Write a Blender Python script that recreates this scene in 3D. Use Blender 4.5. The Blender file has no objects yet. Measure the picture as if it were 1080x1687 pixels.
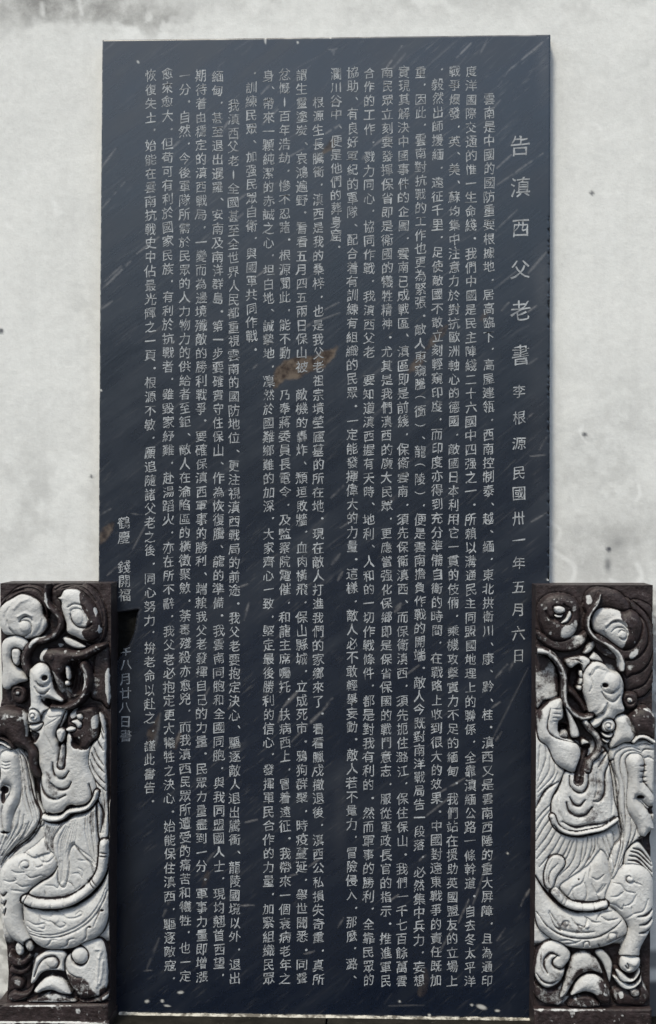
import bpy, math, random
import numpy as np
from mathutils import Vector, noise as mnoise

# ------------------------------------------------------------------ camera, world, sun, exposure
SC = bpy.context.scene
COL = SC.collection
PW, PH, F = 1080.0, 1687.0, 2260.0           # photograph size and focal length in its pixels
YAW = math.radians(2.1)
CAM = Vector((0.095, -2.6, 0.0))
cam_d = bpy.data.cameras.new('camera'); cam = bpy.data.objects.new('camera', cam_d); COL.objects.link(cam)
cam.location = CAM; cam.rotation_euler = (math.radians(90), 0, YAW)
cam_d.sensor_fit = 'VERTICAL'; cam_d.sensor_height = 24.0; cam_d.lens = F / PH * 24.0
cam_d.clip_start = 0.05; cam_d.clip_end = 500
SC.camera = cam

SUN_EL, SUN_AZ = math.radians(58), math.radians(205)      # azimuth clockwise from +Y: behind the camera, a little left
world = bpy.data.worlds.new("World"); SC.world = world; world.use_nodes = True
wn = world.node_tree; bg = wn.nodes['Background']
sky = wn.nodes.new('ShaderNodeTexSky'); sky.sky_type = 'NISHITA'; sky.sun_disc = False
sky.sun_elevation = SUN_EL; sky.sun_rotation = SUN_AZ
sky.air_density = 1.0; sky.dust_density = 2.2; sky.ozone_density = 1.0
wn.links.new(sky.outputs[0], bg.inputs[0]); bg.inputs[1].default_value = 0.11
sun_d = bpy.data.lights.new('sun', 'SUN'); sun = bpy.data.objects.new('sun', sun_d); COL.objects.link(sun)
sun_d.energy = 1.5; sun_d.angle = math.radians(12); sun_d.color = (1.0, 0.93, 0.84)
sdir = Vector((math.sin(SUN_AZ) * math.cos(SUN_EL), math.cos(SUN_AZ) * math.cos(SUN_EL), math.sin(SUN_EL)))
sun.rotation_euler = (-sdir).to_track_quat('-Z', 'Y').to_euler()
vs = SC.view_settings; vs.view_transform = 'Standard'; vs.look = 'None'; vs.gamma = 1.0; vs.use_curve_mapping = False
vs.exposure = 1.0
vs.use_white_balance = True; vs.white_balance_temperature = 6850; vs.white_balance_tint = 3.0

# ------------------------------------------------------------------ helpers
Fv = np.array([-math.sin(YAW), math.cos(YAW), 0.0]); Rv = np.array([math.cos(YAW), math.sin(YAW), 0.0]); Uv = np.array([0, 0, 1.0])
Cv = np.array(CAM)
def at(x, y, Y):
    """points of the upright plane at depth Y that the photograph shows at x, y (arrays)"""
    x = np.asarray(x, float); y = np.asarray(y, float)
    d = Fv + ((x - PW / 2) / F)[..., None] * Rv + ((PH / 2 - y) / F)[..., None] * Uv
    t = (Y - Cv[1]) / d[..., 1]
    return Cv + t[..., None] * d
MMX = 2.6 / F                                   # metres per photograph pixel at the stele face

def link(name, me, mat=None, parent=None):
    o = bpy.data.objects.new(name, me); COL.objects.link(o)
    if mat: me.materials.append(mat)
    if parent: o.parent = parent
    return o
def empty(name, loc, label, cat, group=None):
    o = bpy.data.objects.new(name, None); COL.objects.link(o); o.location = loc
    o.empty_display_size = 0.1
    o['label'] = label; o['category'] = cat
    if group: o['group'] = group
    return o
def mesh(name, V, Fc, smooth=True):
    V = np.asarray(V, np.float32); Fc = np.asarray(Fc, np.int32)
    me = bpy.data.meshes.new(name)
    n = Fc.shape[1]
    me.vertices.add(len(V)); me.vertices.foreach_set('co', V.ravel())
    me.loops.add(Fc.size); me.loops.foreach_set('vertex_index', Fc.ravel())
    me.polygons.add(len(Fc)); me.polygons.foreach_set('loop_start', np.arange(0, Fc.size, n, dtype=np.int32))
    me.polygons.foreach_set('use_smooth', np.full(len(Fc), smooth))
    me.update(calc_edges=True); me.validate()
    return me
def attr(me, name, vals):
    a = me.attributes.new(name, 'FLOAT', 'POINT'); a.data.foreach_set('value', np.asarray(vals, np.float32).ravel())
def grid_faces(nr, nc):
    i = np.arange(nr * nc).reshape(nr, nc)
    return np.stack([i[:-1, :-1], i[1:, :-1], i[1:, 1:], i[:-1, 1:]], -1).reshape(-1, 4)

_rs = np.random.RandomState(7)
def fnoise(X, Y, scale, seed=0, octv=4):
    """smooth value noise on arrays"""
    out = np.zeros_like(X, float); amp = 1.0; tot = 0
    for o in range(octv):
        tab = np.random.RandomState(seed * 31 + o).rand(64, 64)
        u = X / scale * 2 ** o + 13.7 * o; v = Y / scale * 2 ** o + 5.1 * o
        i = np.floor(u).astype(int); j = np.floor(v).astype(int); fu = u - i; fv = v - j
        fu = fu * fu * (3 - 2 * fu); fv = fv * fv * (3 - 2 * fv)
        a = tab[j % 64, i % 64]; b = tab[j % 64, (i + 1) % 64]; c = tab[(j + 1) % 64, i % 64]; d = tab[(j + 1) % 64, (i + 1) % 64]
        out += amp * ((a * (1 - fu) + b * fu) * (1 - fv) + (c * (1 - fu) + d * fu) * fv); tot += amp; amp *= 0.55
    return out / tot

def catmull(pts, closed, n=5):
    P = np.asarray(pts, float)
    if len(P) < 3 and not closed: return P
    if closed: Q = np.vstack([P[-1], P, P[:2]])
    else: Q = np.vstack([2 * P[0] - P[1], P, 2 * P[-1] - P[-2]])
    out = []
    for k in range(len(Q) - 3):
        p0, p1, p2, p3 = Q[k:k + 4]
        for t in np.arange(n) / n:
            out.append(0.5 * ((2 * p1) + (-p0 + p2) * t + (2 * p0 - 5 * p1 + 4 * p2 - p3) * t * t + (-p0 + 3 * p1 - 3 * p2 + p3) * t ** 3))
    if not closed: out.append(P[-1])
    return np.array(out)
def seg_dist(X, Y, P, closed=False):
    """distance to a polyline and the parameter 0..1 along it"""
    D = np.full(X.shape, 1e9); T = np.zeros(X.shape)
    Q = np.vstack([P, P[:1]]) if closed else P
    n = len(Q) - 1
    for k in range(n):
        a = Q[k]; d = Q[k + 1] - a; L = d @ d
        if L < 1e-9: continue
        t = np.clip(((X - a[0]) * d[0] + (Y - a[1]) * d[1]) / L, 0, 1)
        dd = np.hypot(X - a[0] - t * d[0], Y - a[1] - t * d[1])
        m = dd < D
        D = np.where(m, dd, D); T = np.where(m, (k + t) / n, T)
    return D, T
def inside(X, Y, P):
    r = np.zeros(X.shape, bool); n = len(P)
    for k in range(n):
        x0, y0 = P[k]; x1, y1 = P[(k + 1) % n]
        if y0 == y1: continue
        c = ((y0 > Y) != (y1 > Y)) & (X < (x1 - x0) * (Y - y0) / (y1 - y0) + x0)
        r ^= c
    return r
def sm(e0, e1, x):
    t = np.clip((x - e0) / (e1 - e0), 0, 1); return t * t * (3 - 2 * t)

# ------------------------------------------------------------------ materials
def new_mat(name):
    m = bpy.data.materials.new(name); m.use_nodes = True
    nt = m.node_tree; b = nt.nodes['Principled BSDF']
    return m, nt, b
def N(nt, kind, **kw):
    n = nt.nodes.new(kind)
    for k, v in kw.items():
        if k in ('operation', 'blend_type', 'data_type', 'attribute_name', 'noise_dimensions', 'feature', 'vector_type'): setattr(n, k, v)
    return n
def nz(nt, vec, scale, detail=4, rough=0.55):
    n = nt.nodes.new('ShaderNodeTexNoise'); n.inputs['Scale'].default_value = scale
    n.inputs['Detail'].default_value = detail; n.inputs['Roughness'].default_value = rough
    nt.links.new(vec, n.inputs['Vector']); return n.outputs['Fac']
def mr(nt, v, a, b, c=0.0, d=1.0):
    n = nt.nodes.new('ShaderNodeMapRange'); n.inputs[1].default_value = a; n.inputs[2].default_value = b
    n.inputs[3].default_value = c; n.inputs[4].default_value = d; nt.links.new(v, n.inputs[0]); return n.outputs[0]
def mth(nt, op, a, b):
    n = nt.nodes.new('ShaderNodeMath'); n.operation = op
    for k, v in ((0, a), (1, b)):
        if isinstance(v, (int, float)): n.inputs[k].default_value = v
        else: nt.links.new(v, n.inputs[k])
    return n.outputs[0]
def mix(nt, f, a, b):
    n = nt.nodes.new('ShaderNodeMix'); n.data_type = 'RGBA'
    if isinstance(f, (int, float)): n.inputs[0].default_value = f
    else: nt.links.new(f, n.inputs[0])
    for k, v in ((6, a), (7, b)):
        if isinstance(v, tuple): n.inputs[k].default_value = (*v, 1)
        else: nt.links.new(v, n.inputs[k])
    return n.outputs[2]
def at_(nt, name):
    n = nt.nodes.new('ShaderNodeAttribute'); n.attribute_name = name; return n.outputs['Fac']
def pos(nt, scale=(1, 1, 1), rot=(0, 0, 0)):
    g = nt.nodes.new('ShaderNodeNewGeometry'); m = nt.nodes.new('ShaderNodeMapping'); m.vector_type = 'TEXTURE'
    m.inputs['Scale'].default_value = scale; m.inputs['Rotation'].default_value = rot
    nt.links.new(g.outputs['Position'], m.inputs['Vector']); return m.outputs[0]
def bump(nt, b, h, strength, dist):
    n = nt.nodes.new('ShaderNodeBump'); n.inputs['Strength'].default_value = strength; n.inputs['Distance'].default_value = dist
    nt.links.new(h, n.inputs['Height']); nt.links.new(n.outputs[0], b.inputs['Normal'])

def mat_slate():
    m, nt, b = new_mat('slate'); L = nt.links
    p = pos(nt)
    st = pos(nt, scale=(0.16, 1, 0.012), rot=(0, -math.radians(38), 0))      # veins run up to the right
    n1 = nz(nt, st, 1.0, 6, 0.62); n2 = nz(nt, p, 3.0, 4); n3 = nz(nt, p, 260, 3); n4 = nz(nt, p, 14, 5, 0.6)
    base = mix(nt, mr(nt, n2, 0.35, 0.65), (0.0022, 0.0056, 0.0150), (0.0040, 0.0080, 0.0190))
    base = mix(nt, mth(nt, 'MULTIPLY', mr(nt, n1, 0.60, 0.82), mr(nt, n4, 0.42, 0.7)), base, (0.085, 0.08, 0.085))
    st2 = pos(nt, scale=(0.05, 1, 0.006), rot=(0, -math.radians(41), 0)); st3 = pos(nt, scale=(0.6, 1, 0.05), rot=(0, -math.radians(36), 0))
    n6 = nz(nt, st2, 1.0, 5, 0.65); n7 = nz(nt, st3, 1.0, 5, 0.6)
    base = mix(nt, mth(nt, 'MULTIPLY', mr(nt, n6, 0.56, 0.78), mr(nt, n2, 0.38, 0.62)), base, (0.075, 0.075, 0.078))
    base = mix(nt, mr(nt, n7, 0.48, 0.72, 0, 0.16), base, (0.05, 0.056, 0.064))
    vn = mth(nt, 'MULTIPLY', at_(nt, 'vein'), mr(nt, n3, 0.3, 0.6, 0.55, 1.0))
    base = mix(nt, vn, base, (0.27, 0.26, 0.26))
    base = mix(nt, at_(nt, 'rust'), base, mix(nt, mr(nt, nz(nt, p, 45, 4, 0.6), 0.4, 0.6), (0.135, 0.105, 0.082), (0.030, 0.019, 0.015)))
    base = mix(nt, at_(nt, 'lime'), base, (0.46, 0.455, 0.435))
    base = mix(nt, at_(nt, 'raw'), base, (0.006, 0.006, 0.0055))
    L.new(base, b.inputs['Base Color'])
    rg = mth(nt, 'ADD', mr(nt, n4, 0.3, 0.7, 0.24, 0.32), mr(nt, n7, 0.4, 0.7, -0.03, 0.06))
    rg = mth(nt, 'MAXIMUM', rg, mth(nt, 'MULTIPLY', at_(nt, 'raw'), 0.95))
    rg = mth(nt, 'MAXIMUM', rg, mth(nt, 'MULTIPLY', at_(nt, 'rust'), 0.7))
    L.new(rg, b.inputs['Roughness'])
    b.inputs['IOR'].default_value = 1.78
    L.new(mr(nt, mth(nt, 'MAXIMUM', at_(nt, 'raw'), at_(nt, 'rust')), 0, 1, 0.5, 0.08), b.inputs['Specular IOR Level'])
    bump(nt, b, nz(nt, st, 3.0, 4), 0.06, 0.002)
    return m
def mat_letter():
    m, nt, b = new_mat('letter_paint'); L = nt.links
    p = pos(nt)
    n1 = nz(nt, p, 55, 4, 0.6); n2 = nz(nt, p, 420, 2); n5 = nz(nt, p, 5, 3)
    f = mth(nt, 'MULTIPLY', mr(nt, n1, 0.34, 0.60, 0.38, 1.0), mr(nt, n2, 0.30, 0.55, 0.55, 1.0))
    f = mth(nt, 'MULTIPLY', f, mr(nt, n5, 0.3, 0.7, 0.8, 1.0))
    L.new(mix(nt, f, (0.08, 0.085, 0.10), (0.46, 0.48, 0.50)), b.inputs['Base Color'])
    b.inputs['Roughness'].default_value = 0.75
    return m
def mat_carving():
    m, nt, b = new_mat('carved_stone'); L = nt.links
    p = pos(nt)
    n1 = nz(nt, p, 9, 5, 0.6); n2 = nz(nt, p, 75, 5, 0.62); n3 = nz(nt, p, 380, 3)
    stone = mix(nt, mr(nt, n1, 0.35, 0.7), (0.53, 0.53, 0.53), (0.42, 0.415, 0.41))
    stone = mix(nt, mr(nt, n2, 0.56, 0.74, 0, 0.5), stone, (0.22, 0.205, 0.20))
    stone = mix(nt, mr(nt, nz(nt, p, 24, 4, 0.6), 0.52, 0.70, 0, 0.35), stone, (0.26, 0.25, 0.245))
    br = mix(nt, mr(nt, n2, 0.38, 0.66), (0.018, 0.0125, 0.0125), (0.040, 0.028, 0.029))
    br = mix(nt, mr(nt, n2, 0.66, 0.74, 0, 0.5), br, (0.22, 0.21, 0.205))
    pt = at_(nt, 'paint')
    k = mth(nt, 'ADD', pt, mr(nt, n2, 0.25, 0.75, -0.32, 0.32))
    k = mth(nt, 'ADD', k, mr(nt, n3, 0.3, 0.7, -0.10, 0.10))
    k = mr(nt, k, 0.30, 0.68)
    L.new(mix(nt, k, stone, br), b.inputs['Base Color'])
    L.new(mr(nt, k, 0, 1, 0.85, 0.50), b.inputs['Roughness']); b.inputs['Specular IOR Level'].default_value = 0.3
    bump(nt, b, mth(nt, 'ADD', n3, n2), 0.55, 0.0016)
    return m
def mat_plaster():
    m, nt, b = new_mat('lime_plaster'); L = nt.links
    p = pos(nt); pv = pos(nt, scale=(0.05, 1, 0.55))
    n1 = nz(nt, p, 3.2, 6, 0.6); n2 = nz(nt, p, 26, 6, 0.65); n3 = nz(nt, pv, 1.6, 5, 0.6); n4 = nz(nt, p, 190, 4, 0.65)
    c = mix(nt, mr(nt, n1, 0.35, 0.68), (0.70, 0.70, 0.685), (0.635, 0.635, 0.622))
    c = mix(nt, mr(nt, n3, 0.50, 0.75, 0, 0.22), c, (0.50, 0.495, 0.485))
    c = mix(nt, mr(nt, n2, 0.56, 0.75, 0, 0.35), c, (0.80, 0.80, 0.79))
    c = mix(nt, mr(nt, n4, 0.60, 0.78, 0, 0.35), c, (0.44, 0.43, 0.42))
    ng = nz(nt, p, 70, 8, 0.8); c = mix(nt, mr(nt, ng, 0.50, 0.70, 0, 0.30), c, (0.47, 0.465, 0.455)); c = mix(nt, mr(nt, ng, 0.50, 0.34, 0, 0.3), c, (0.80, 0.80, 0.79))
    nf = nz(nt, p, 520, 2); c = mix(nt, mr(nt, nf, 0.55, 0.75, 0, 0.25), c, (0.42, 0.42, 0.41))
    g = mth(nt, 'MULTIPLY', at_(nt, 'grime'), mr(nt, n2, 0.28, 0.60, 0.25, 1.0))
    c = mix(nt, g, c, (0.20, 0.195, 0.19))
    c = mix(nt, at_(nt, 'lime'), c, (0.82, 0.82, 0.81))
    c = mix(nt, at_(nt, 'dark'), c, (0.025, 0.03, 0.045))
    L.new(c, b.inputs['Base Color']); b.inputs['Roughness'].default_value = 0.85
    bump(nt, b, mth(nt, 'ADD', mth(nt, 'MULTIPLY', n2, 0.5), mth(nt, 'MULTIPLY', n4, 0.5)), 0.35, 0.0022)
    return m
def mat_ledge():
    m, nt, b = new_mat('ledge_stone'); L = nt.links
    p = pos(nt); n1 = nz(nt, p, 30, 5, 0.6); n2 = nz(nt, p, 160, 4, 0.6)
    c = mix(nt, mr(nt, n1, 0.35, 0.65), (0.010, 0.0095, 0.008), (0.022, 0.020, 0.017))
    c = mix(nt, mr(nt, n2, 0.66, 0.76), c, (0.12, 0.115, 0.10))
    L.new(c, b.inputs['Base Color']); b.inputs['Roughness'].default_value = 0.95; b.inputs['Specular IOR Level'].default_value = 0.1
    bump(nt, b, n1, 0.4, 0.003)
    return m
def mat_mortar():
    m, nt, b = new_mat('lime_mortar'); L = nt.links
    p = pos(nt); n1 = nz(nt, p, 60, 5, 0.6)
    L.new(mix(nt, mr(nt, n1, 0.42, 0.58), (0.10, 0.09, 0.075), (0.48, 0.46, 0.41)), b.inputs['Base Color']); b.inputs['Roughness'].default_value = 0.9
    return m
def mat_paving():
    m, nt, b = new_mat('courtyard_paving'); L = nt.links
    p = pos(nt); n1 = nz(nt, p, 1.5, 5, 0.6)
    g_ = nt.nodes.new('ShaderNodeNewGeometry'); sx = nt.nodes.new('ShaderNodeSeparateXYZ'); L.new(g_.outputs['Position'], sx.inputs[0])
    pave = mix(nt, n1, (0.020, 0.021, 0.021), (0.034, 0.034, 0.034)); wood = mix(nt, n1, (0.015, 0.02, 0.014), (0.028, 0.034, 0.024))
    L.new(mix(nt, mr(nt, sx.outputs['Z'], -1.0, 1.0), pave, wood), b.inputs['Base Color']); b.inputs['Roughness'].default_value = 0.9
    return m
M_SLATE, M_LET, M_CARVE, M_WALL, M_LEDGE, M_MORTAR, M_PAVE = mat_slate(), mat_letter(), mat_carving(), mat_plaster(), mat_ledge(), mat_mortar(), mat_paving()

# ------------------------------------------------------------------ setting: paving, wall, ledge
Y_WALL, Y_PANEL = 0.022, -0.062
LEDGE_Z = float(at(np.array(540.), np.array(1675.), 0.0)[2])
GROUND_Z = LEDGE_Z - 0.5
tx = np.concatenate([np.linspace(-400, -25, 26), np.linspace(-20, 20, 9), np.linspace(25, 400, 26)]); ty = np.concatenate([np.linspace(-420, -30, 40), np.linspace(-25, 1, 6)])
TX, TY = np.meshgrid(tx, ty)                       # the paved court; unseen wooded hills added to darken the slab's reflection
rr = np.hypot(TX, TY + 3); TZ = GROUND_Z + sm(45, 260, rr) * (30 + 22 * fnoise(TX + 500, TY + 500, 90, 77, 3)) * sm(10, -60, TY)
g = link('ground', mesh('ground', np.stack([TX, TY, TZ], -1).reshape(-1, 3), grid_faces(*TX.shape)[:, ::-1]), M_PAVE); g['kind'] = 'structure'

# plaster wall: a finely divided face where the photograph looks, a thick slab around it
xs = np.concatenate([[-900, -500, -200], np.arange(-60, 1141, 3.0), [1300, 1600, 2000]])
ys = np.concatenate([[-700, -300], np.arange(-60, 1741, 3.0), [1900, 2150]])
X, Y = np.meshgrid(xs, ys)
und = (fnoise(X, Y, 160, 3, 3) - 0.5) * 0.004 + (fnoise(X, Y, 14, 5, 3) - 0.5) * 0.0006
P = at(X, Y, Y_WALL); P[..., 1] += und + 0.002
def patch(X, Y, cx, cy, rx, ry, a=0.0):
    c, s = math.cos(math.radians(a)), math.sin(math.radians(a))
    u = ((X - cx) * c + (Y - cy) * s) / rx; v = (-(X - cx) * s + (Y - cy) * c) / ry
    return np.exp(-(u * u + v * v))
n_ = fnoise(X, Y, 60, 11, 5); n2_ = fnoise(X, Y, 18, 12, 4)
gr = sm(0.42, 0.6, n_ + 0.22 * patch(X, Y, 90, 0, 150, 42) + 0.10 * patch(X, Y, 300, 30, 120, 30)) * (patch(X, Y, 90, 5, 170, 45) * 0.9 + patch(X, Y, 260, 35, 90, 25) * 0.5)
gr = np.maximum(gr, 0.50 * sm(0.35, 0.62, n_) * patch(X, Y, 1010, 900, 130, 95))
gr = np.maximum(gr, 0.22 * sm(0.4, 0.6, n2_) * sm(500, 800, Y) * sm(880, 940, X))
gr = np.maximum(gr, 0.30 * sm(0.42, 0.62, n_) * patch(X, Y, 70, 830, 120, 110))
gr = np.maximum(gr, 0.22 * sm(0.42, 0.62, fnoise(X, Y, 33, 17, 5)) * sm(50, 0, Y))
gr = np.maximum(gr, 0.22 * sm(0.42, 0.6, n2_) * patch(X, Y, 135, 520, 30, 40))
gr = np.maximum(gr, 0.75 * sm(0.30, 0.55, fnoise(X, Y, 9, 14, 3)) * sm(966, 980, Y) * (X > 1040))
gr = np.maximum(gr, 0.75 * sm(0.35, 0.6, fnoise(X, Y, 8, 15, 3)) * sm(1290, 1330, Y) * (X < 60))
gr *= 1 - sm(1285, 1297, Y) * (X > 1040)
dk = np.zeros_like(X)
for cx, cy, r in ((975, 318, 3.0), (963, 716, 3.2), (1, 545, 4), (150, 785, 2.2), (1003, 905, 4)):
    dk = np.maximum(dk, sm(r + 2.0, r - 1.0, np.hypot(X - cx, Y - cy)) * 0.85)
dk = np.maximum(dk, 0.62 * patch(X, Y, 1001, 930, 5, 14) * (0.4 + n2_))
dk = np.maximum(dk, 0.25 * patch(X, Y, 1018, 895, 12, 10))
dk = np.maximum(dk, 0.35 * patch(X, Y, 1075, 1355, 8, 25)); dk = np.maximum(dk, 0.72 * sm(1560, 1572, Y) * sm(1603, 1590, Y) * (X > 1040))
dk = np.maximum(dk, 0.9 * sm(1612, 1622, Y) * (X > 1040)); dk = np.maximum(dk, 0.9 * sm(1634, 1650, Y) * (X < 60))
lm = np.zeros_like(X)
for pl, w in (([(905, 860), (922, 872), (918, 892), (905, 900), (922, 915), (944, 930), (946, 948), (938, 962)], 4),
              ([(1006, 955), (1020, 962), (1040, 964), (1055, 955), (1057, 945), (1050, 930)], 4), ([(960, 700), (956, 715), (965, 728)], 3),
              ([(1052, 800), (1054, 815), (1048, 825)], 3), ([(188, 38), (200, 45), (225, 50)], 5), ([(68, 5), (70, 24)], 3), ([(130, 0), (134, 22)], 3),
              ([(10, 370), (22, 380)], 3), ([(90, 335), (92, 352), (100, 350)], 3), ([(982, 205), (990, 212)], 4)):
    d, _ = seg_dist(X, Y, catmull(pl, False)); lm = np.maximum(lm, sm(w + 2, w - 3, d + 5 * (n2_ - 0.5)) * 0.42)
lm = np.maximum(lm, 0.5 * sm(0.5, 0.62, fnoise(X, Y, 30, 19, 4)) * patch(X, Y, 240, 40, 80, 30))
nr, nc = X.shape
W = P.reshape(-1, 3)
Fc = grid_faces(nr, nc)[:, ::-1]
wm = mesh('plaster_wall', W, Fc[:, ::-1])
for a_, v_ in (('grime', gr), ('dark', dk), ('lime', lm)): attr(wm, a_, v_)
wall = link('plaster_wall', wm, M_WALL)
wall['label'] = 'weathered white plaster wall behind the dark inscribed stele'; wall['category'] = 'wall'
# the wall's thickness: a plain core behind the face
def box_mesh(name, x0, x1, y0, y1, z0, z1, bev=0.0, seg=2):
    import bmesh
    bm = bmesh.new(); bmesh.ops.create_cube(bm, size=1)
    for v in bm.verts: v.co = ((x0 + x1) / 2 + v.co.x * (x1 - x0), (y0 + y1) / 2 + v.co.y * (y1 - y0), (z0 + z1) / 2 + v.co.z * (z1 - z0))
    if bev: bmesh.ops.bevel(bm, geom=bm.edges[:], offset=bev, segments=seg, affect='EDGES', profile=0.6)
    me = bpy.data.meshes.new(name); bm.to_mesh(me); bm.free(); return me
zt = float(P[0, 0, 2]); xl = float(P[0, 0, 0]); xr = float(P[0, -1, 0])
core = link('wall_core', box_mesh('wall_core', xl, xr, Y_WALL + 0.012, Y_WALL + 0.30, GROUND_Z + 0.001, zt), M_WALL, wall)

# ledge the stele and the panels stand on
ledge = empty('stone_ledge', (0, -0.1, GROUND_Z), 'dark stone ledge along the foot of the stele and both carved panels', 'ledge')
def child(name, me, mat, root):
    me.transform(__import__('mathutils').Matrix.Translation(-Vector(root.location)))
    return link(name, me, mat, root)
xL, xR = float(at(np.array(-300.), np.array(1675.), 0)[0]), float(at(np.array(1400.), np.array(1675.), 0)[0])
import bmesh
bx_edges = np.linspace(xL, xR, 5)
for k in range(4):
    me = box_mesh('ledge_block', bx_edges[k] + 0.0015, bx_edges[k + 1] - 0.0015, -0.26, Y_WALL + 0.008, GROUND_Z + 0.002, LEDGE_Z, 0.004)
    child('ledge_block', me, M_LEDGE, ledge)
# ragged lime joint at the foot of the stele
xx = np.arange(196, 875, 2.0)
rnd = np.random.RandomState(4)
hgt = 2.1 + 1.8 * (fnoise(xx, xx * 0, 26, 21, 4) - 0.5) * 2 + 0.8 * rnd.rand(len(xx)); hgt = np.clip(hgt, 0.4, 5)
dep = 4.5 + 3 * fnoise(xx, xx * 0 + 9, 20, 22, 3)
base = at(xx, np.full_like(xx, 1675.0), 0.0)
rows = []
for (hy, dy) in ((1.0, -0.004), (0.9, 0.2), (0.5, 0.7), (0.0, 1.0)):
    q = base.copy(); q[:, 2] = LEDGE_Z + 0.0003 + hgt * MMX * hy; q[:, 1] = -0.0002 - np.maximum(dep * MMX * dy, 0); rows.append(q)
jm = mesh('lime_joint', np.array(rows).reshape(-1, 3), grid_faces(4, len(xx)))
child('lime_joint', jm, M_MORTAR, ledge)

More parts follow.
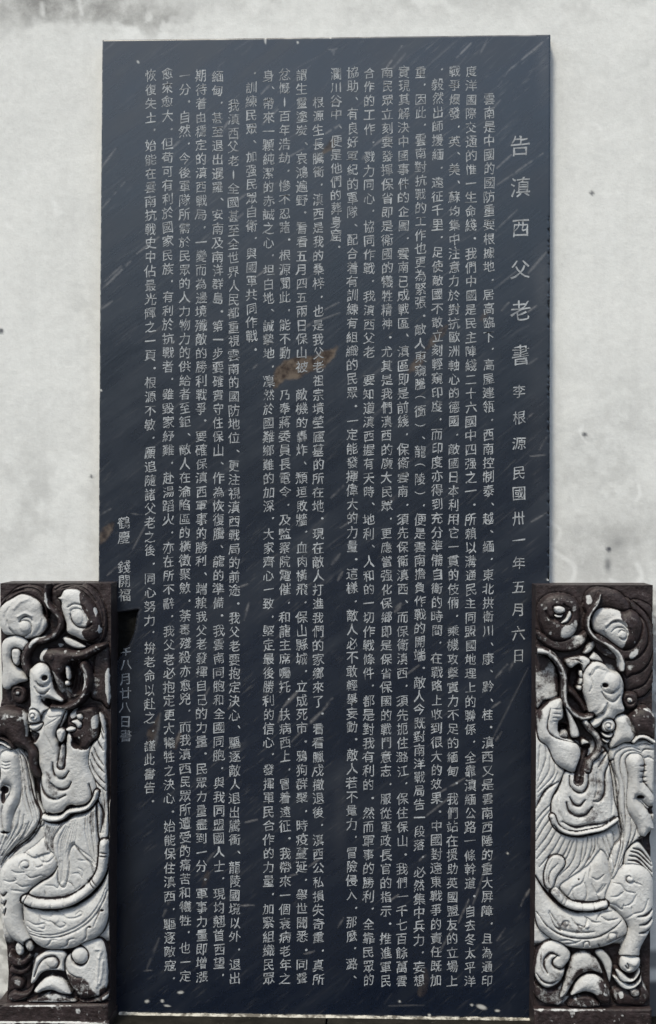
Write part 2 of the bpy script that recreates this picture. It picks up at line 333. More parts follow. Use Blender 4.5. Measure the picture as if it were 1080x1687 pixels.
# ------------------------------------------------------------------ the stele
stele = empty('inscribed_stele', at(np.array(536.), np.array(1675.), 0.0).tolist(), 'tall dark slate stele covered with columns of engraved Chinese writing, chipped at lower left', 'stele')
def stele_face():
    st = 1.7
    ys = np.arange(0, 1 + 1e-9, 1 / 960.0)
    us = np.linspace(0, 1, 440)
    U, Vv = np.meshgrid(us, ys)
    yl = 66 + Vv * (1669.5 - 66); yr = 57 + Vv * (1679 - 57)
    Yp = yl * (1 - U) + yr * U
    lx = np.interp(Yp, [66, 500, 950, 1700], [168.3, 164.5, 162, 161]); rx = np.interp(Yp, [57, 950, 1700], [906.5, 905, 903])
    Xp = lx * (1 - U) + rx * U
    H = np.zeros_like(Xp)                                            # pushes back into the slab, px
    rag = fnoise(Yp, Yp * 0, 7, 31, 4)
    de = (rx - Xp); chip = sm(0.50, 0.78, rag) * sm(4.2, 0.3, de) * sm(260, 420, Yp)
    raw = np.clip(chip * 1.6, 0, 1); H += chip * 3.5
    H += 0.8 * sm(1.4, 0, np.minimum(Xp - lx, de)) + 0.5 * sm(0.0012, 0, np.minimum(Vv, 1 - Vv))
    poly = np.array([(150, 1011), (191, 1009.5), (211, 1006.5), (228.5, 1004), (225.5, 1012), (224, 1022), (222.8, 1031), (220.3, 1043), (216, 1054), (211, 1064), (203, 1071.6), (196.8, 1082), (188, 1094), (150, 1100)])
    ins = inside(Xp, Yp, poly); d, _ = seg_dist(Xp, Yp, poly, True); sd = np.where(ins, d, -d)
    rc = sm(-0.8, 2.2, sd); H += rc * (9 + 3 * (fnoise(Xp, Yp, 9, 33, 3) - 0.5)); raw = np.maximum(raw, sm(-0.4, 1.4, sd))
    vein = 0.16 * sm(-7, -0.5, sd) * (sd < 0.5) * (fnoise(Xp, Yp, 5, 34, 2))
    # --- veins and scratches
    r = random.Random(12)
    def streak(x0, y0, x1, y1, w, k, bend=0.0, seed=None):
        nonlocal vein
        m = (Xp > min(x0, x1) - 8) & (Xp < max(x0, x1) + 8) & (Yp > min(y0, y1) - 8) & (Yp < max(y0, y1) + 8)
        if not m.any(): return
        idx = np.where(m); xs_, ys_ = Xp[idx], Yp[idx]
        mx, my = (x0 + x1) / 2 + bend * (y1 - y0), (y0 + y1) / 2 - bend * (x1 - x0)
        d, t = seg_dist(xs_, ys_, catmull([(x0, y0), (mx, my), (x1, y1)], False, 4))
        jit = fnoise(xs_, ys_, 6, 40, 3)
        ww = w * (0.25 + 0.75 * np.sin(np.pi * np.clip(t, 0.03, 0.97))) * (0.5 + jit)
        v = k * sm(ww + 1.1, ww * 0.2, d) * sm(0.30, 0.62, fnoise(xs_ * 1.0, ys_, 13, 41, 3) + 0.12)
        vein[idx] = np.maximum(vein[idx], v)
    for _ in range(260):                                             # fine parallel veins
        x = r.uniform(160, 900); y = 66 + 1600 * r.random() ** 1.25; L = r.uniform(12, 75) * (1 if y < 900 else 0.55)
        a = math.radians(r.gauss(38, 5) + max(0, y - 900) * 0.018)
        streak(x, y, x + L * math.cos(a), y - L * math.sin(a), r.uniform(0.2, 0.75), r.uniform(0.03, 0.16) * (1.0 if y < 900 else 0.5), r.uniform(-.06, .06))
    for s in ((839, 115, 903, 62, 1.3, .6), (752, 95, 776, 71, 1.3, .65), (700, 112, 760, 60, .8, .25), (790, 90, 803, 64, 1.5, .35), (820, 143, 842, 110, .9, .3),
              (818, 305, 895, 252, 1.2, .45), (818, 277, 842, 255, 1.5, .6), (812, 178, 824, 165, 1, .35), (816, 380, 852, 345, 1, .35), (870, 450, 900, 415, 3, .40), (815, 475, 850, 447, 1, .3),
              (826, 512, 838, 498, 2, .45), (868, 515, 884, 503, 2, .5), (632, 118, 662, 75, 1.2, .55), (640, 120, 668, 88, 2.0, .3), (536, 220, 560, 205, 2, .45), (468, 262, 500, 245, 1, .4),
              (615, 240, 640, 222, 2.2, .45), (596, 262, 606, 254, 2.5, .4), (430, 155, 446, 138, 1.5, .45), (432, 205, 458, 180, 1.5, .4), (360, 225, 376, 200, 2.2, .45), (282, 245, 296, 232, 2, .4),
              (164, 280, 190, 245, 1.4, .4), (162, 350, 205, 300, 1.2, .35), (164, 480, 215, 430, 2, .38), (170, 465, 200, 438, 1.2, .45), (225, 418, 262, 390, 2.0, .40), (165, 510, 185, 496, 2, .4),
              (423, 455, 444, 440, 1.5, .5), (505, 535, 560, 515, 1.3, .35), (500, 541, 520, 528, 1.5, .4), (535, 510, 558, 498, 1.2, .35), (392, 330, 404, 320, 1.6, .4), (385, 365, 400, 352, 1.2, .4),
              (458, 1190, 466, 1165, 1.8, .5), (466, 1165, 492, 1137, 3.0, .5), (505, 1196, 530, 1172, 2.8, .5), (530, 1172, 548, 1150, 3.0, .5), (480, 1222, 503, 1197, 1.2, .35),
              (545, 820, 566, 800, 2, .4), (556, 956, 564, 942, 2.5, .4), (650, 1008, 660, 994, 5, .35), (546, 930, 560, 912, 4, .28), (668, 1112, 690, 1096, 1.3, .4), (560, 870, 590, 850, 1.0, .35),
              (162, 850, 182, 838, 1.3, .4), (176, 948, 196, 930, 1.5, .35), (212, 846, 235, 848, .8, .5), (218, 905, 238, 868, 1.0, .35), (800, 1240, 870, 1100, 1.0, .2), (816, 1117, 836, 1094, 1.6, .5), (838, 1105, 846, 1090, 1.6, .4),
              (810, 1166, 824, 1156, 1.6, .45), (816, 1220, 826, 1206, 1.6, .4), (864, 1480, 872, 1465, 2.2, .55), (858, 1492, 864, 1478, 1.4, .55), (755, 1520, 772, 1482, 1.6, .5), (720, 1575, 745, 1530, 1.5, .3), (775, 1500, 800, 1430, 1.5, .3),
              (818, 1550, 832, 1530, 1.4, .35), (702, 1344, 745, 1310, 1.2, .4), (725, 1305, 765, 1282, 1.4, .5), (640, 1485, 656, 1474, 1.2, .6), (395, 1492, 418, 1491, 1.2, .6), (403, 1355, 424, 1350, 1.4, .5), (690, 1418, 702, 1408, 1.3, .5),
              (508, 1428, 530, 1412, 1.2, .45), (500, 1572, 518, 1567, 1.2, .5), (476, 1443, 490, 1440, 1.0, .4), (233, 1600, 250, 1598, 1.0, .4), (556, 1528, 566, 1512, 1.2, .4), (375, 1168, 392, 1152, 2, .3), (330, 1160, 345, 1132, 2.0, .3),
              (402, 1022, 410, 990, 2.2, .4), (394, 967, 408, 962, 1.2, .5), (250, 1250, 264, 1175, 4, .25), (290, 1225, 296, 1205, 2, .5), (268, 1510, 280, 1480, 2.4, .3), (240, 1600, 262, 1545, 2.2, .2), (875, 860, 900, 845, 1.4, .45),
              (873, 752, 898, 749, 1.0, .5), (868, 690, 878, 680, 1.2, .4), (870, 600, 885, 590, 1.4, .3), (900, 720, 888, 742, 1, .3), (416, 608, 424, 600, 1, .4), (640, 1657, 698, 1656, .8, .25), (340, 1420, 352, 1405, 1.4, .3)):
        streak(*s)
    streak(541, 82, 549, 91, 1.2, .35, .5); streak(549, 91, 555, 80, 1.2, .35, .4)
    # --- pale bloom near the right edge and lower middle (worn polish)
    vein = np.maximum(vein, 0.10 * patch(Xp, Yp, 893, 470, 14, 60) + 0.10 * patch(Xp, Yp, 896, 100, 12, 60) + 0.05 * patch(Xp, Yp, 560, 1340, 12, 70) + 0.05 * patch(Xp, Yp, 885, 690, 20, 160))
    # --- rusty flaked patches
    rust = np.zeros_like(Xp); nn = fnoise(Xp, Yp, 14, 50, 4)
    def rpatch(pts, k, soft=2.5):
        nonlocal rust
        pl = catmull(pts, True, 4); i_ = inside(Xp, Yp, pl); d, _ = seg_dist(Xp, Yp, pl, True)
        s = np.where(i_, d, -d) + 9 * (nn - 0.5)
        rust = np.maximum(rust, k * sm(-soft, soft, s)); return s
    rpatch([(447, 625), (452, 608), (470, 594), (495, 588), (525, 584), (545, 573), (557, 572), (548, 590), (532, 604), (512, 612), (490, 622), (468, 628), (452, 640)], 0.92, 3.2)
    rpatch([(700, 575), (712, 553), (722, 545), (738, 535), (733, 548), (722, 562), (712, 572)], 0.5)
    rpatch([(672, 612), (680, 596), (692, 585), (702, 578), (700, 595), (690, 604)], 0.6)
    rpatch([(786, 530), (797, 516), (806, 512), (800, 524)], 0.35)
    rpatch([(528, 253), (540, 238), (548, 224), (552, 232), (546, 248)], 0.6)
    rpatch([(163, 892), (170, 872), (186, 862), (184, 876), (172, 892), (164, 898)], 0.75)
    rpatch([(243, 1225), (246, 1200), (256, 1185), (262, 1175), (258, 1200), (252, 1225)], 0.5)
    rpatch([(284, 1232), (288, 1216), (298, 1206), (296, 1222), (290, 1234)], 0.45)
    rpatch([(688, 1640), (690, 1612), (700, 1596), (706, 1612), (700, 1640)], 0.25)
    rpatch([(330, 1460), (338, 1440), (347, 1422), (344, 1440), (338, 1462)], 0.30)
    lime = np.zeros_like(Xp)
    for cx, cy, rx_, ry_, a in ((241.7, 1649.7, 3.4, 2.2, -15), (267, 1649, 2.4, 2.2, 0), (297, 1635, 4.6, 2.0, -8), (275, 1657, 5, 1.2, 5), (793, 1659, 7.5, 3.2, 18), (819, 1665, 3.6, 1.8, 0), (777, 1655.6, 2.4, 1.6, 0),
                                (437, 67, 1.4, 5, 0), (227, 102, 1.6, 2.2, -30), (544, 62, 1.2, 2, 0), (490, 70, 1.5, 2, 0), (707, 1672, 2.4, 1.8, 0), (658, 1650, 1.6, 1.6, 0), (302.5, 1395, 1.8, 1.8, 0), (166, 643, 1.8, 1.8, 0), (836, 1406, 1.6, 1.6, 0), (902, 955, 1.8, 1.8, 0), (176, 1662, 3, 1.5, 0)):
        c, s = math.cos(math.radians(a)), math.sin(math.radians(a))
        u = ((Xp - cx) * c + (Yp - cy) * s) / rx_; v = (-(Xp - cx) * s + (Yp - cy) * c) / ry_
        lime = np.maximum(lime, sm(1.5, 0.6, np.hypot(u, v)))
    # lime smeared over the arrises
    edge = np.minimum(Xp - lx, 99); lime = np.maximum(lime, 0.55 * sm(1.8, 0.4, edge) * sm(0.35, 0.6, rag)); lime = np.maximum(lime, 0.5 * sm(0.0016, 0.0004, Vv) * sm(0.4, 0.7, fnoise(Xp, Xp * 0, 30, 55, 3)))
    lime = np.maximum(lime, 0.5 * sm(0.9978, 0.9990, Vv) * sm(0.45, 0.6, fnoise(Xp, Xp * 0, 16, 56, 3)))
    P = at(Xp, Yp, 0.0); P[..., 1] += H * MMX
    nr, nc = Xp.shape
    ring = np.concatenate([np.arange(nc), (np.arange(1, nr) * nc + nc - 1), (nr - 1) * nc + np.arange(nc - 2, -1, -1), np.arange(nr - 2, 0, -1) * nc])
    Vt = P.reshape(-1, 3); B = Vt[ring].copy(); B[:, 1] = Y_WALL + 0.006
    n0 = len(Vt); k = len(ring); nx = (np.arange(k) + 1) % k
    side = np.stack([ring, ring[nx], n0 + nx, n0 + np.arange(k)], -1)
    me = mesh('slab', np.vstack([Vt, B]) - np.array(stele.location), np.vstack([grid_faces(nr, nc), side[:, ::1]]))
    z = np.zeros(k)
    for a_, v_ in (('vein', vein), ('rust', rust), ('lime', lime), ('raw', raw)): attr(me, a_, np.concatenate([np.clip(v_, 0, 1).ravel(), z]))
    link('slate_slab', me, M_SLATE, stele)
    return poly
CHIP = stele_face()

# ---- the inscription: every column is a part of the stele
GLYPH = {}
_tc = bpy.data.curves.new('glyph', 'FONT'); _tc.align_x = 'CENTER'; _tc.resolution_u = 2; _tc.size = 1.0; _tc.offset = 0.0
_to = bpy.data.objects.new('glyph', _tc); COL.objects.link(_to)
def glyph(ch):
    if ch not in GLYPH:
        _tc.body = ch; bpy.context.view_layer.update()
        dg = bpy.context.evaluated_depsgraph_get(); me = _to.evaluated_get(dg).to_mesh()
        n = len(me.vertices); v = np.zeros(n * 3); me.vertices.foreach_get('co', v); v = v.reshape(-1, 3)[:, :2]
        me.calc_loop_triangles(); t = np.zeros(len(me.loop_triangles) * 3, int); me.loop_triangles.foreach_get('vertices', t)
        v[:, 1] -= 0.375
        GLYPH[ch] = (v.copy(), t.reshape(-1, 3)); _to.evaluated_get(dg).to_mesh_clear()
    return GLYPH[ch]
def ellipse(rx, ry, a, n=10):
    t = np.arange(n) / n * 2 * np.pi; c, s = math.cos(a), math.sin(a)
    x = rx * np.cos(t); y = ry * np.sin(t)
    return np.vstack([[0, 0], np.stack([x * c - y * s, x * s + y * c], -1)]), np.array([(0, 1 + k, 1 + (k + 1) % n) for k in range(n)])
def ring_(r0, r1, n=12):
    t = np.arange(n) / n * 2 * np.pi; o = np.stack([np.cos(t), np.sin(t)], -1)
    f = []
    for k in range(n): j = (k + 1) % n; f += [(k, j, n + j), (k, n + j, n + k)]
    return np.vstack([o * r1, o * r0]), np.array(f)
TR = random.Random(5); JR = np.random.RandomState(9)
def column(name, items, size, label=None):
    """items: (char, x, y, size or None)"""
    VV, FF, n0 = [], [], 0
    for ch, x, y, sz in items:
        s = sz or size
        if ch in '　 ': continue
        if ch in '，、。·':
            if ch == '，': v, f = ellipse(2.0, 1.35, TR.uniform(0.7, 1.2)); 
            elif ch == '、': v, f = ellipse(3.1, 1.1, TR.uniform(-1.0, -0.6))
            elif ch == '。': v, f = ellipse(2.1, 1.9, 0) if TR.random() < 2 else ring_(1.1, 2.3)
            else: v, f = ellipse(1.8, 1.7, 0)
            v = v + np.array([6.5 + TR.uniform(-1, 1), 2.0 + TR.uniform(-1.5, 1.5)])
        elif ch == '！': v, f = ellipse(1.3, 8.0, 0)
        elif ch == '︵' or ch == '︶':
            t = np.linspace(-1, 1, 9); sg = 1 if ch == '︵' else -1
            up = np.stack([t * 8.5, sg * (3.2 * (1 - t * t) - 1) + 0.7], -1); dn = np.stack([t * 8.5, sg * (3.2 * (1 - t * t) - 1) - 0.7], -1)
            v = np.vstack([up, dn]); f = np.array([q for k in range(8) for q in ((k, 9 + k, 10 + k), (k, 10 + k, k + 1))])
        else:
            v, f = glyph(ch); v = v * s; v = v + JR.normal(0, 0.23 + 0.004 * s, v.shape)
            a = math.radians(TR.gauss(0, 1.6)); sx = TR.uniform(0.90, 1.04); sy = TR.uniform(0.94, 1.08)
            sk = TR.uniform(0.05, 0.12)                                  # brush-hand: level strokes rise to the right
            u = v[:, 0] * sx; w = v[:, 1] * sy + sk * v[:, 0]
            # a slow warp makes every copy of a character its own
            ph = TR.uniform(0, 6.28); u2 = u + 0.45 * np.sin(w * 0.33 + ph); w2 = w + 0.45 * np.sin(u * 0.31 + ph * 1.7)
            v = np.stack([u2 * math.cos(a) - w2 * math.sin(a) + TR.uniform(-.5, .5), u2 * math.sin(a) + w2 * math.cos(a) + TR.uniform(-.4, .4)], -1)
        px = x + v[:, 0]; py = y - v[:, 1]
        if not len(f): continue
        cx = px[f].mean(1); cy = py[f].mean(1)
        if x < 240 and 990 < y < 1110:
            keep = ~inside(cx, cy, CHIP); f = f[keep]
        VV.append(np.stack([px, py], -1)); FF.append(f + n0); n0 += len(px)
    Q = np.vstack(VV); Fc = np.vstack(FF)
    P = at(Q[:, 0], Q[:, 1], -0.00045) - np.array(stele.location)
    # make every face look at the viewer
    a = P[Fc[:, 0]]; nrm = np.cross(P[Fc[:, 1]] - a, P[Fc[:, 2]] - a)[:, 1]; Fc[nrm > 0] = Fc[nrm > 0][:, ::-1]
    o = link(name, mesh(name, P, Fc, False), M_LET, stele)
    if label: o['label'] = label
    return o
title = [(c, 857, y, 34) for c, y in zip('告滇西父老書', (240, 308, 375, 444, 512, 585))]
title += [(c, 855.5 - (y - 645) * 0.004, y, 23.5) for c, y in zip('李根源民國卅一年五月六日', (645, 688, 731, 779, 813, 854, 890, 928, 967, 1004, 1043, 1080))]
column('title_column', title, 33, 'title column of larger engraved characters at the right edge')
COLS = [  # text, x top, x bottom, y first, y last
 ('雲南是中國的國防重要根據地，居高臨下，高屋建瓴，西南控制泰、越、緬，東北拱衛川、康、黔、桂。滇西又是雲南西陲的重大屏障，且為通印', 806, 802, 162.6, 1615.6),
 ('度洋國際交通的惟一生命綫。我們中國是民主陣綫二十六國中四强之一。所賴以溝通民主同盟國地理上的聯係，全靠滇緬公路一條幹道。自去冬太平洋', 776, 774, 117.6, 1616.7),
 ('戰爭爆發，英、美、蘇均集中注意力於對抗歐洲軸心的德國，敵國日本利用它一貫的伎倆，乘機攻擊實力不足的緬甸。我們站在援助英國盟友的立場上', 749, 744.5, 117.6, 1615.6),
 ('，毅然出師援緬，遠征千里，足使敵國不敢立刻輕窺印度，而印度亦得到充分準備自衛的時間，在戰略上收到很大的效果。中國對遠東戰爭的責任既加', 721, 718, 116, 1614.4),
 ('重，因此，雲南對抗戰的工作也更為緊張。敵人東窺騰︵衝︶、龍︵陵︶，便是雲南擔負作戰的開端。敵人今既對南洋戰局告一段落，必然集中兵力，妄想', 693, 690, 118.8, 1615.6),
 ('實現其解決中國事件的企圖，雲南已成戰區、滇區即是前綫，保衛雲南，須先保衛滇西、而保衛滇西，須先扼住潞江，保住保山。我們一千七百餘萬雲', 665, 661.7, 118, 1615.7),
 ('南民眾立刻要發揮保省即是衛國的犧牲精神。尤其是我們滇西的廣大民眾，更應當强化保鄉即是保省保國的戰鬥意志，服從軍政長官的指示。推進軍民', 638, 635, 119, 1615.7),
 ('合作的工作，戮力同心，協同作戰，我滇西父老　要知道滇西握有天時、地利、人和的一切作戰條件，都是對我有利的。然而軍事的勝利，全靠民眾的', 608, 606.7, 120.4, 1614.8),
 ('協助、有良好軍紀的軍隊、配合着有訓練有組織的民眾。一定能發揮偉大的力量。這樣，敵人必不敢輕舉妄動。敵人若不量力，冒險侵入，那麼，潞、', 580.4, 579, 119.3, 1611),
 ('瀾川谷中、便是他們的葬身窟。', 553.6, 551, 121.7, 410),
 ('根源生長騰衝，滇西是我的桑梓，也是我父老祖宗墳塋廬墓的所在地。現在敵人打進我們的家鄉來了。看看臘戍撤退後，滇西公私損失奇重，真所', 524, 524, 168.5, 1613.7),
 ('謂生靈塗炭、哀鴻遍野。看看五月四五兩日保山被受敵機的轟炸、頹垣敗牆，血肉橫飛，保山縣城，立成死市。鴉狗群聚，時疫蔓延，舉世聞悉。同聲', 496.7, 497, 123.7, 1611.6),
 ('忿慨！百年浩劫，慘不忍睹。根源聞此，能不動　　乃奉蔣委員長電令，及監察院電催，和龍主席囑托，扶病西上，冒着遠征。我帶來一個衰病老年之', 468.5, 469.5, 122.7, 1612.6),
 ('身、帶來一顆純潔的赤誠之心，坦白地、誠摯地，凜然於國難鄉難的加深，大家齊心一致，堅定最後勝利的信心，發揮軍民合作的力量，加緊組織民眾', 442, 442, 124.8, 1611.6),
 ('，訓練民眾、加强民眾自衛，與國軍共同作戰。', 413.7, 415, 121.6, 576.6),
 ('我滇西父老！全國甚至全世界人民都重視雲南的國防地位、更注視滇西戰局的前途。我父老要抱定決心、驅逐敵人退出騰衝、龍陵國境以外，退出', 384, 386.7, 174, 1611.6),
 ('緬甸，甚至退出暹羅、安南及南洋群島。第一步要確實守住保山、作為恢復騰、龍的準備。我雲南同胞和全國同胞，與我同盟國人士，現均翹首西望，', 358, 361, 125.9, 1609.5),
 ('期待着由穩定的滇西戰局，一變而為邊境殲敵的勝利戰爭。要確保滇西軍事的勝利、端賴我父老發揮自己的力量。民眾力量盡到一分。軍事力量即增漲', 331, 332, 124.8, 1609.5),
 ('一分。自然，今後軍隊所需於民眾的人力物力的供給者至鉅、敵人在淪陷區的橫徵聚斂，荼毒殘殺亦愈兇，而我滇西民眾所遭受的痛苦和犧牲，也一定', 303.7, 304.8, 124.8, 1607.5),
 ('愈來愈大，但苟可有利於國家民族，有利於抗戰者，雖毀家紓難，赴湯蹈火，亦在所不辭，我父老必抱定更大犧牲之決心。始能保住滇西，驅逐敵寇，', 275, 279.7, 121.6, 1613.7),
 ('恢復失土，始能在雲南抗戰史中佔最光輝之一頁。根源不敏，願追隨諸父老之後，同心努力，拚老命以赴之，謹此書告。', 248, 245.5, 124.8, 1320.7),
]
for txt, x0, x1, y0, y1 in COLS:
    n = len(txt); pitch = (y1 - y0) / (n - 1)
    print('COL', txt[:4], n, round(pitch, 2))
    it = []
    for k, ch in enumerate(txt):
        y = y0 + pitch * k; x = x0 + (x1 - x0) * (y - 118) / (1615 - 118)
        if 586 < y < 628 and 452 < x < 540 and TR.random() < 0.4 and ch not in '，、。': continue   # lost in the flaked patch
        it.append((ch, x, y, None))
    column('text_column', it, 20.3)
sig = [(c, x, y, 21) for c, x, y in (('鶴', 203.5, 861), ('慶', 204, 886), ('錢', 204.5, 934), ('開', 204.5, 957), ('福', 205, 980), ('年', 206, 1070), ('八', 207, 1095), ('月', 206.5, 1118), ('廿', 206, 1142), ('八', 206, 1165), ('日', 206, 1188.6), ('書', 207, 1212))]
column('signature_column', sig, 21, 'short signature column interrupted by a broken chip')
bpy.data.objects.remove(_to); bpy.data.curves.remove(_tc)
# ------------------------------------------------------------------ the two carved panels
class Relief:
    """a carved face: a grid of photograph positions with a height (px) and a label for each carved element"""
    def __init__(s, y0, y1, lpts, rpts, nx, ny, seed):
        v = np.linspace(y0, y1, ny); u = np.linspace(0, 1, nx)
        U, Yv = np.meshgrid(u, v)
        l = np.interp(Yv, *zip(*lpts)) if lpts else 0; r = np.interp(Yv, *zip(*rpts))
        s.X = l * (1 - U) + r * U; s.Y = Yv; s.seed = seed
        s.n1 = fnoise(s.X, s.Y, 30, seed, 4); s.n2 = fnoise(s.X, s.Y, 7, seed + 1, 3)
        s.H = (s.n1 - 0.5) * 2.0; s.lab = np.zeros(s.X.shape, int); s.P = np.full(s.X.shape, 1.0)
        s.names = [('carved_ground', None)]
        s.t = (0, 0, 1.0)
    def sec(s, ox, oy, k): s.t = (ox, oy, k)
    def T(s, pts): ox, oy, k = s.t; return [(x / k + ox, y / k + oy) for x, y in pts]
    def win(s, P, m):
        x0, y0 = P.min(0) - m; x1, y1 = P.max(0) + m
        r = np.where((s.Y[:, 0] >= y0) & (s.Y[:, 0] <= y1))[0]
        if not len(r): return None
        return (slice(r[0], r[-1] + 1), slice(None))
    def blob(s, name, pts, z, r=5.0, paint=0.0, base=0.5, moat=2.0, ink=0.9, parent=None, keep=False, tilt=(0, 0), rim_=1.0):
        """a raised element with a rounded edge and a sunk line round it"""
        P = catmull(s.T(pts), True, 5); w = s.win(P, 6)
        if w is None: return
        X, Y = s.X[w], s.Y[w]; i = inside(X, Y, P); d, _ = seg_dist(X, Y, P, True)
        if r >= 7: r = r * 1.9
        t = np.clip(d / r, 0, 1); dome = np.sqrt(1 - (1 - t) ** 2)
        cx, cy = P.mean(0)
        h = z * (base + (1 - base) * dome) + tilt[0] * (X - cx) + tilt[1] * (Y - cy)
        H, L, C = s.H[w], s.lab[w], s.P[w]
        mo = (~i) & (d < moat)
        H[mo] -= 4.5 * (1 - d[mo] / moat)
        C[mo] = np.maximum(C[mo], ink * sm(moat, moat * 0.35, d[mo]))  # brown paint in the sunk line, also a painted shadow line
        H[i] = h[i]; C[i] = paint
        rim = i & (d < 4.0); C[rim] = np.maximum(C[rim], rim_ * ink * (0.62 * sm(1.6, 0.3, d[rim]) + 0.22 * sm(4.0, 0.5, d[rim])) * (0.6 + 0.8 * s.n1[w][rim]))  # edge shading and dirt painted into the colour just inside the outline
        if not keep:
            s.names.append((name, parent)); L[i] = len(s.names) - 1
        return len(s.names) - 1
    def tube(s, name, pts, r0, r1, z, paint=0.8, moat=2.2, keep=False, parent=None, light=0.0):
        P = catmull(s.T(pts), False, 6); w = s.win(P, max(r0, r1) + 6)
        if w is None: return
        X, Y = s.X[w], s.Y[w]; d, t = seg_dist(X, Y, P); r = r0 + (r1 - r0) * t
        i = d < r; H, L, C = s.H[w], s.lab[w], s.P[w]
        mo = (~i) & (d < r + moat); H[mo] -= 2.8 * (1 - (d[mo] - r[mo]) / moat); C[mo] = np.maximum(C[mo], 0.85)  # paint kept beside the tube, also a painted shadow line
        H[i] = (z - np.max([r0, r1]) + np.sqrt(np.maximum(r * r - d * d, 0)) * 1.0 + 0.35 * r)[i]
        C[i] = (paint - light * sm(0.5, 0.1, d / r))[i]
        if not keep: s.names.append((name, parent)); L[i] = len(s.names) - 1
    def groove(s, pts, w=1.2, depth=2.5, ink=0.6, only=None):
        P = catmull(s.T(pts), False, 6); W = s.win(P, w * 3 + 2)
        if W is None: return
        X, Y = s.X[W], s.Y[W]; d, t = seg_dist(X, Y, P)
        ww = w * (0.45 + 0.75 * np.sin(np.pi * np.clip(t, 0.04, 0.96)))
        g = np.exp(-(d / ww) ** 2); s.H[W] -= depth * g
        # brown paint left in the cut
        s.P[W] = np.maximum(s.P[W], ink * np.exp(-(d / (ww * 0.85)) ** 2))
    def ridge(s, pts, w=2.0, h=2.0):
        P = catmull(s.T(pts), False, 6); W = s.win(P, w * 3 + 2)
        if W is None: return
        d, t = seg_dist(s.X[W], s.Y[W], P); s.H[W] += h * np.exp(-(d / w) ** 2)
    def hole(s, x, y, rx, ry=None, depth=8, ink=1.0):
        ox, oy, k = s.t; x, y = x / k + ox, y / k + oy; rx /= k; ry = (ry / k) if ry else rx
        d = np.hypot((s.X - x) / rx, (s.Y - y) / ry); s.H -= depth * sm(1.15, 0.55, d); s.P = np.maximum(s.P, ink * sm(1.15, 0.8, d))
    def bump(s, x, y, rx, ry, h):
        ox, oy, k = s.t; x, y = x / k + ox, y / k + oy
        d = np.hypot((s.X - x) / (rx / k), (s.Y - y) / (ry / k)); s.H += h * np.sqrt(np.clip(1 - d * d, 0, 1))
    def tint(s, pts, v, soft=2.0, mode='set'):
        """varnish left on (v near 1) or worn off (v near 0) a patch"""
        P = catmull(s.T(pts), True, 5); W = s.win(P, 8)
        if W is None: return
        X, Y = s.X[W], s.Y[W]; i = inside(X, Y, P); d, _ = seg_dist(X, Y, P, True)
        sd = np.where(i, d, -d) + 3.0 * (s.n2[W] - 0.5); k = sm(-soft, soft, sd)
        C = s.P[W]
        if mode == 'max': C[...] = np.maximum(C, v * k)
        elif mode == 'min': C[...] = np.minimum(C, 1 - (1 - v) * k)
        else: C[...] = C * (1 - k) + v * k
    def scroll(s, cx, cy, r, turns=1.4, a0=0.0, sgn=1, w=1.2, depth=3.0, ink=0.6, r_in=0.25):
        t = np.linspace(0, 1, 16)
        pts = [(cx + sgn * r * (1 - (1 - r_in) * q) * math.cos(a0 + q * turns * 2 * math.pi), cy + r * (1 - (1 - r_in) * q) * math.sin(a0 + q * turns * 2 * math.pi)) for q in t]
        s.groove(pts, w, depth, ink)
    def hair(s, A, B, n, w=1.0, depth=1.8, ink=0.45, jit=1.0):
        """n strands fanned between two guide lines"""
        A = np.array(A, float); B = np.array(B, float); r = random.Random(s.seed * 7 + len(A) + n)
        for k in range(n):
            q = (k + 0.5) / n; P = A * (1 - q) + B * q + np.array([[r.uniform(-6, 6) * jit, 0] for _ in A])
            s.groove([tuple(p) for p in P], w * r.uniform(0.7, 1.3), depth * r.uniform(0.6, 1.3), ink * r.uniform(0.4, 1.25))
    def build(s, root, Yf, zfoot):
        rough = (s.n2 - 0.5) * 0.7 + (fnoise(s.X, s.Y, 3.0, s.seed + 3, 2) - 0.5) * 0.5
        # wear: the proud edges of brown parts show stone in small spots
        s.P = s.P - 0.42 * sm(0.64, 0.78, s.n2) * (s.P > 0.6) * sm(8, 16, s.H)
        Hs = s.H.copy(); s.P = s.P + 0.10 * (s.n1 - 0.5)
        for _ in range(7):
            Hs[1:-1, 1:-1] = (Hs[1:-1, 1:-1] * 4 + Hs[:-2, 1:-1] + Hs[2:, 1:-1] + Hs[1:-1, :-2] + Hs[1:-1, 2:]) / 8
        s.H = 0.5 * s.H + 0.5 * Hs
        s.H = s.H + rough
        P3 = at(s.X, s.Y, Yf); P3[..., 1] -= s.H * MMX * 1.3
        P3 -= np.array(root.location)
        nr, nc = s.X.shape; Vt = P3.reshape(-1, 3); Fc = grid_faces(nr, nc); lab = s.lab.ravel()[Fc[:, 0]]
        pa = s.P.ravel(); objs = {}
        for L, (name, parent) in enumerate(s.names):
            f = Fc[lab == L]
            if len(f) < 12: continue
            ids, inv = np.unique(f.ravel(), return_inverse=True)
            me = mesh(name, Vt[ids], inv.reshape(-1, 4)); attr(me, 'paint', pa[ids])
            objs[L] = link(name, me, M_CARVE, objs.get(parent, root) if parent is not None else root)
        # the block behind the carved face
        ring = np.concatenate([np.arange(nc), (np.arange(1, nr) * nc + nc - 1), (nr - 1) * nc + np.arange(nc - 2, -1, -1), np.arange(nr - 2, 0, -1) * nc])
        Fr = Vt[ring]; B = Fr.copy(); B[:, 1] = Y_WALL + 0.006 - root.location[1]
        M_ = Fr.copy(); M_[:, 1] = Fr[:, 1] + 0.006
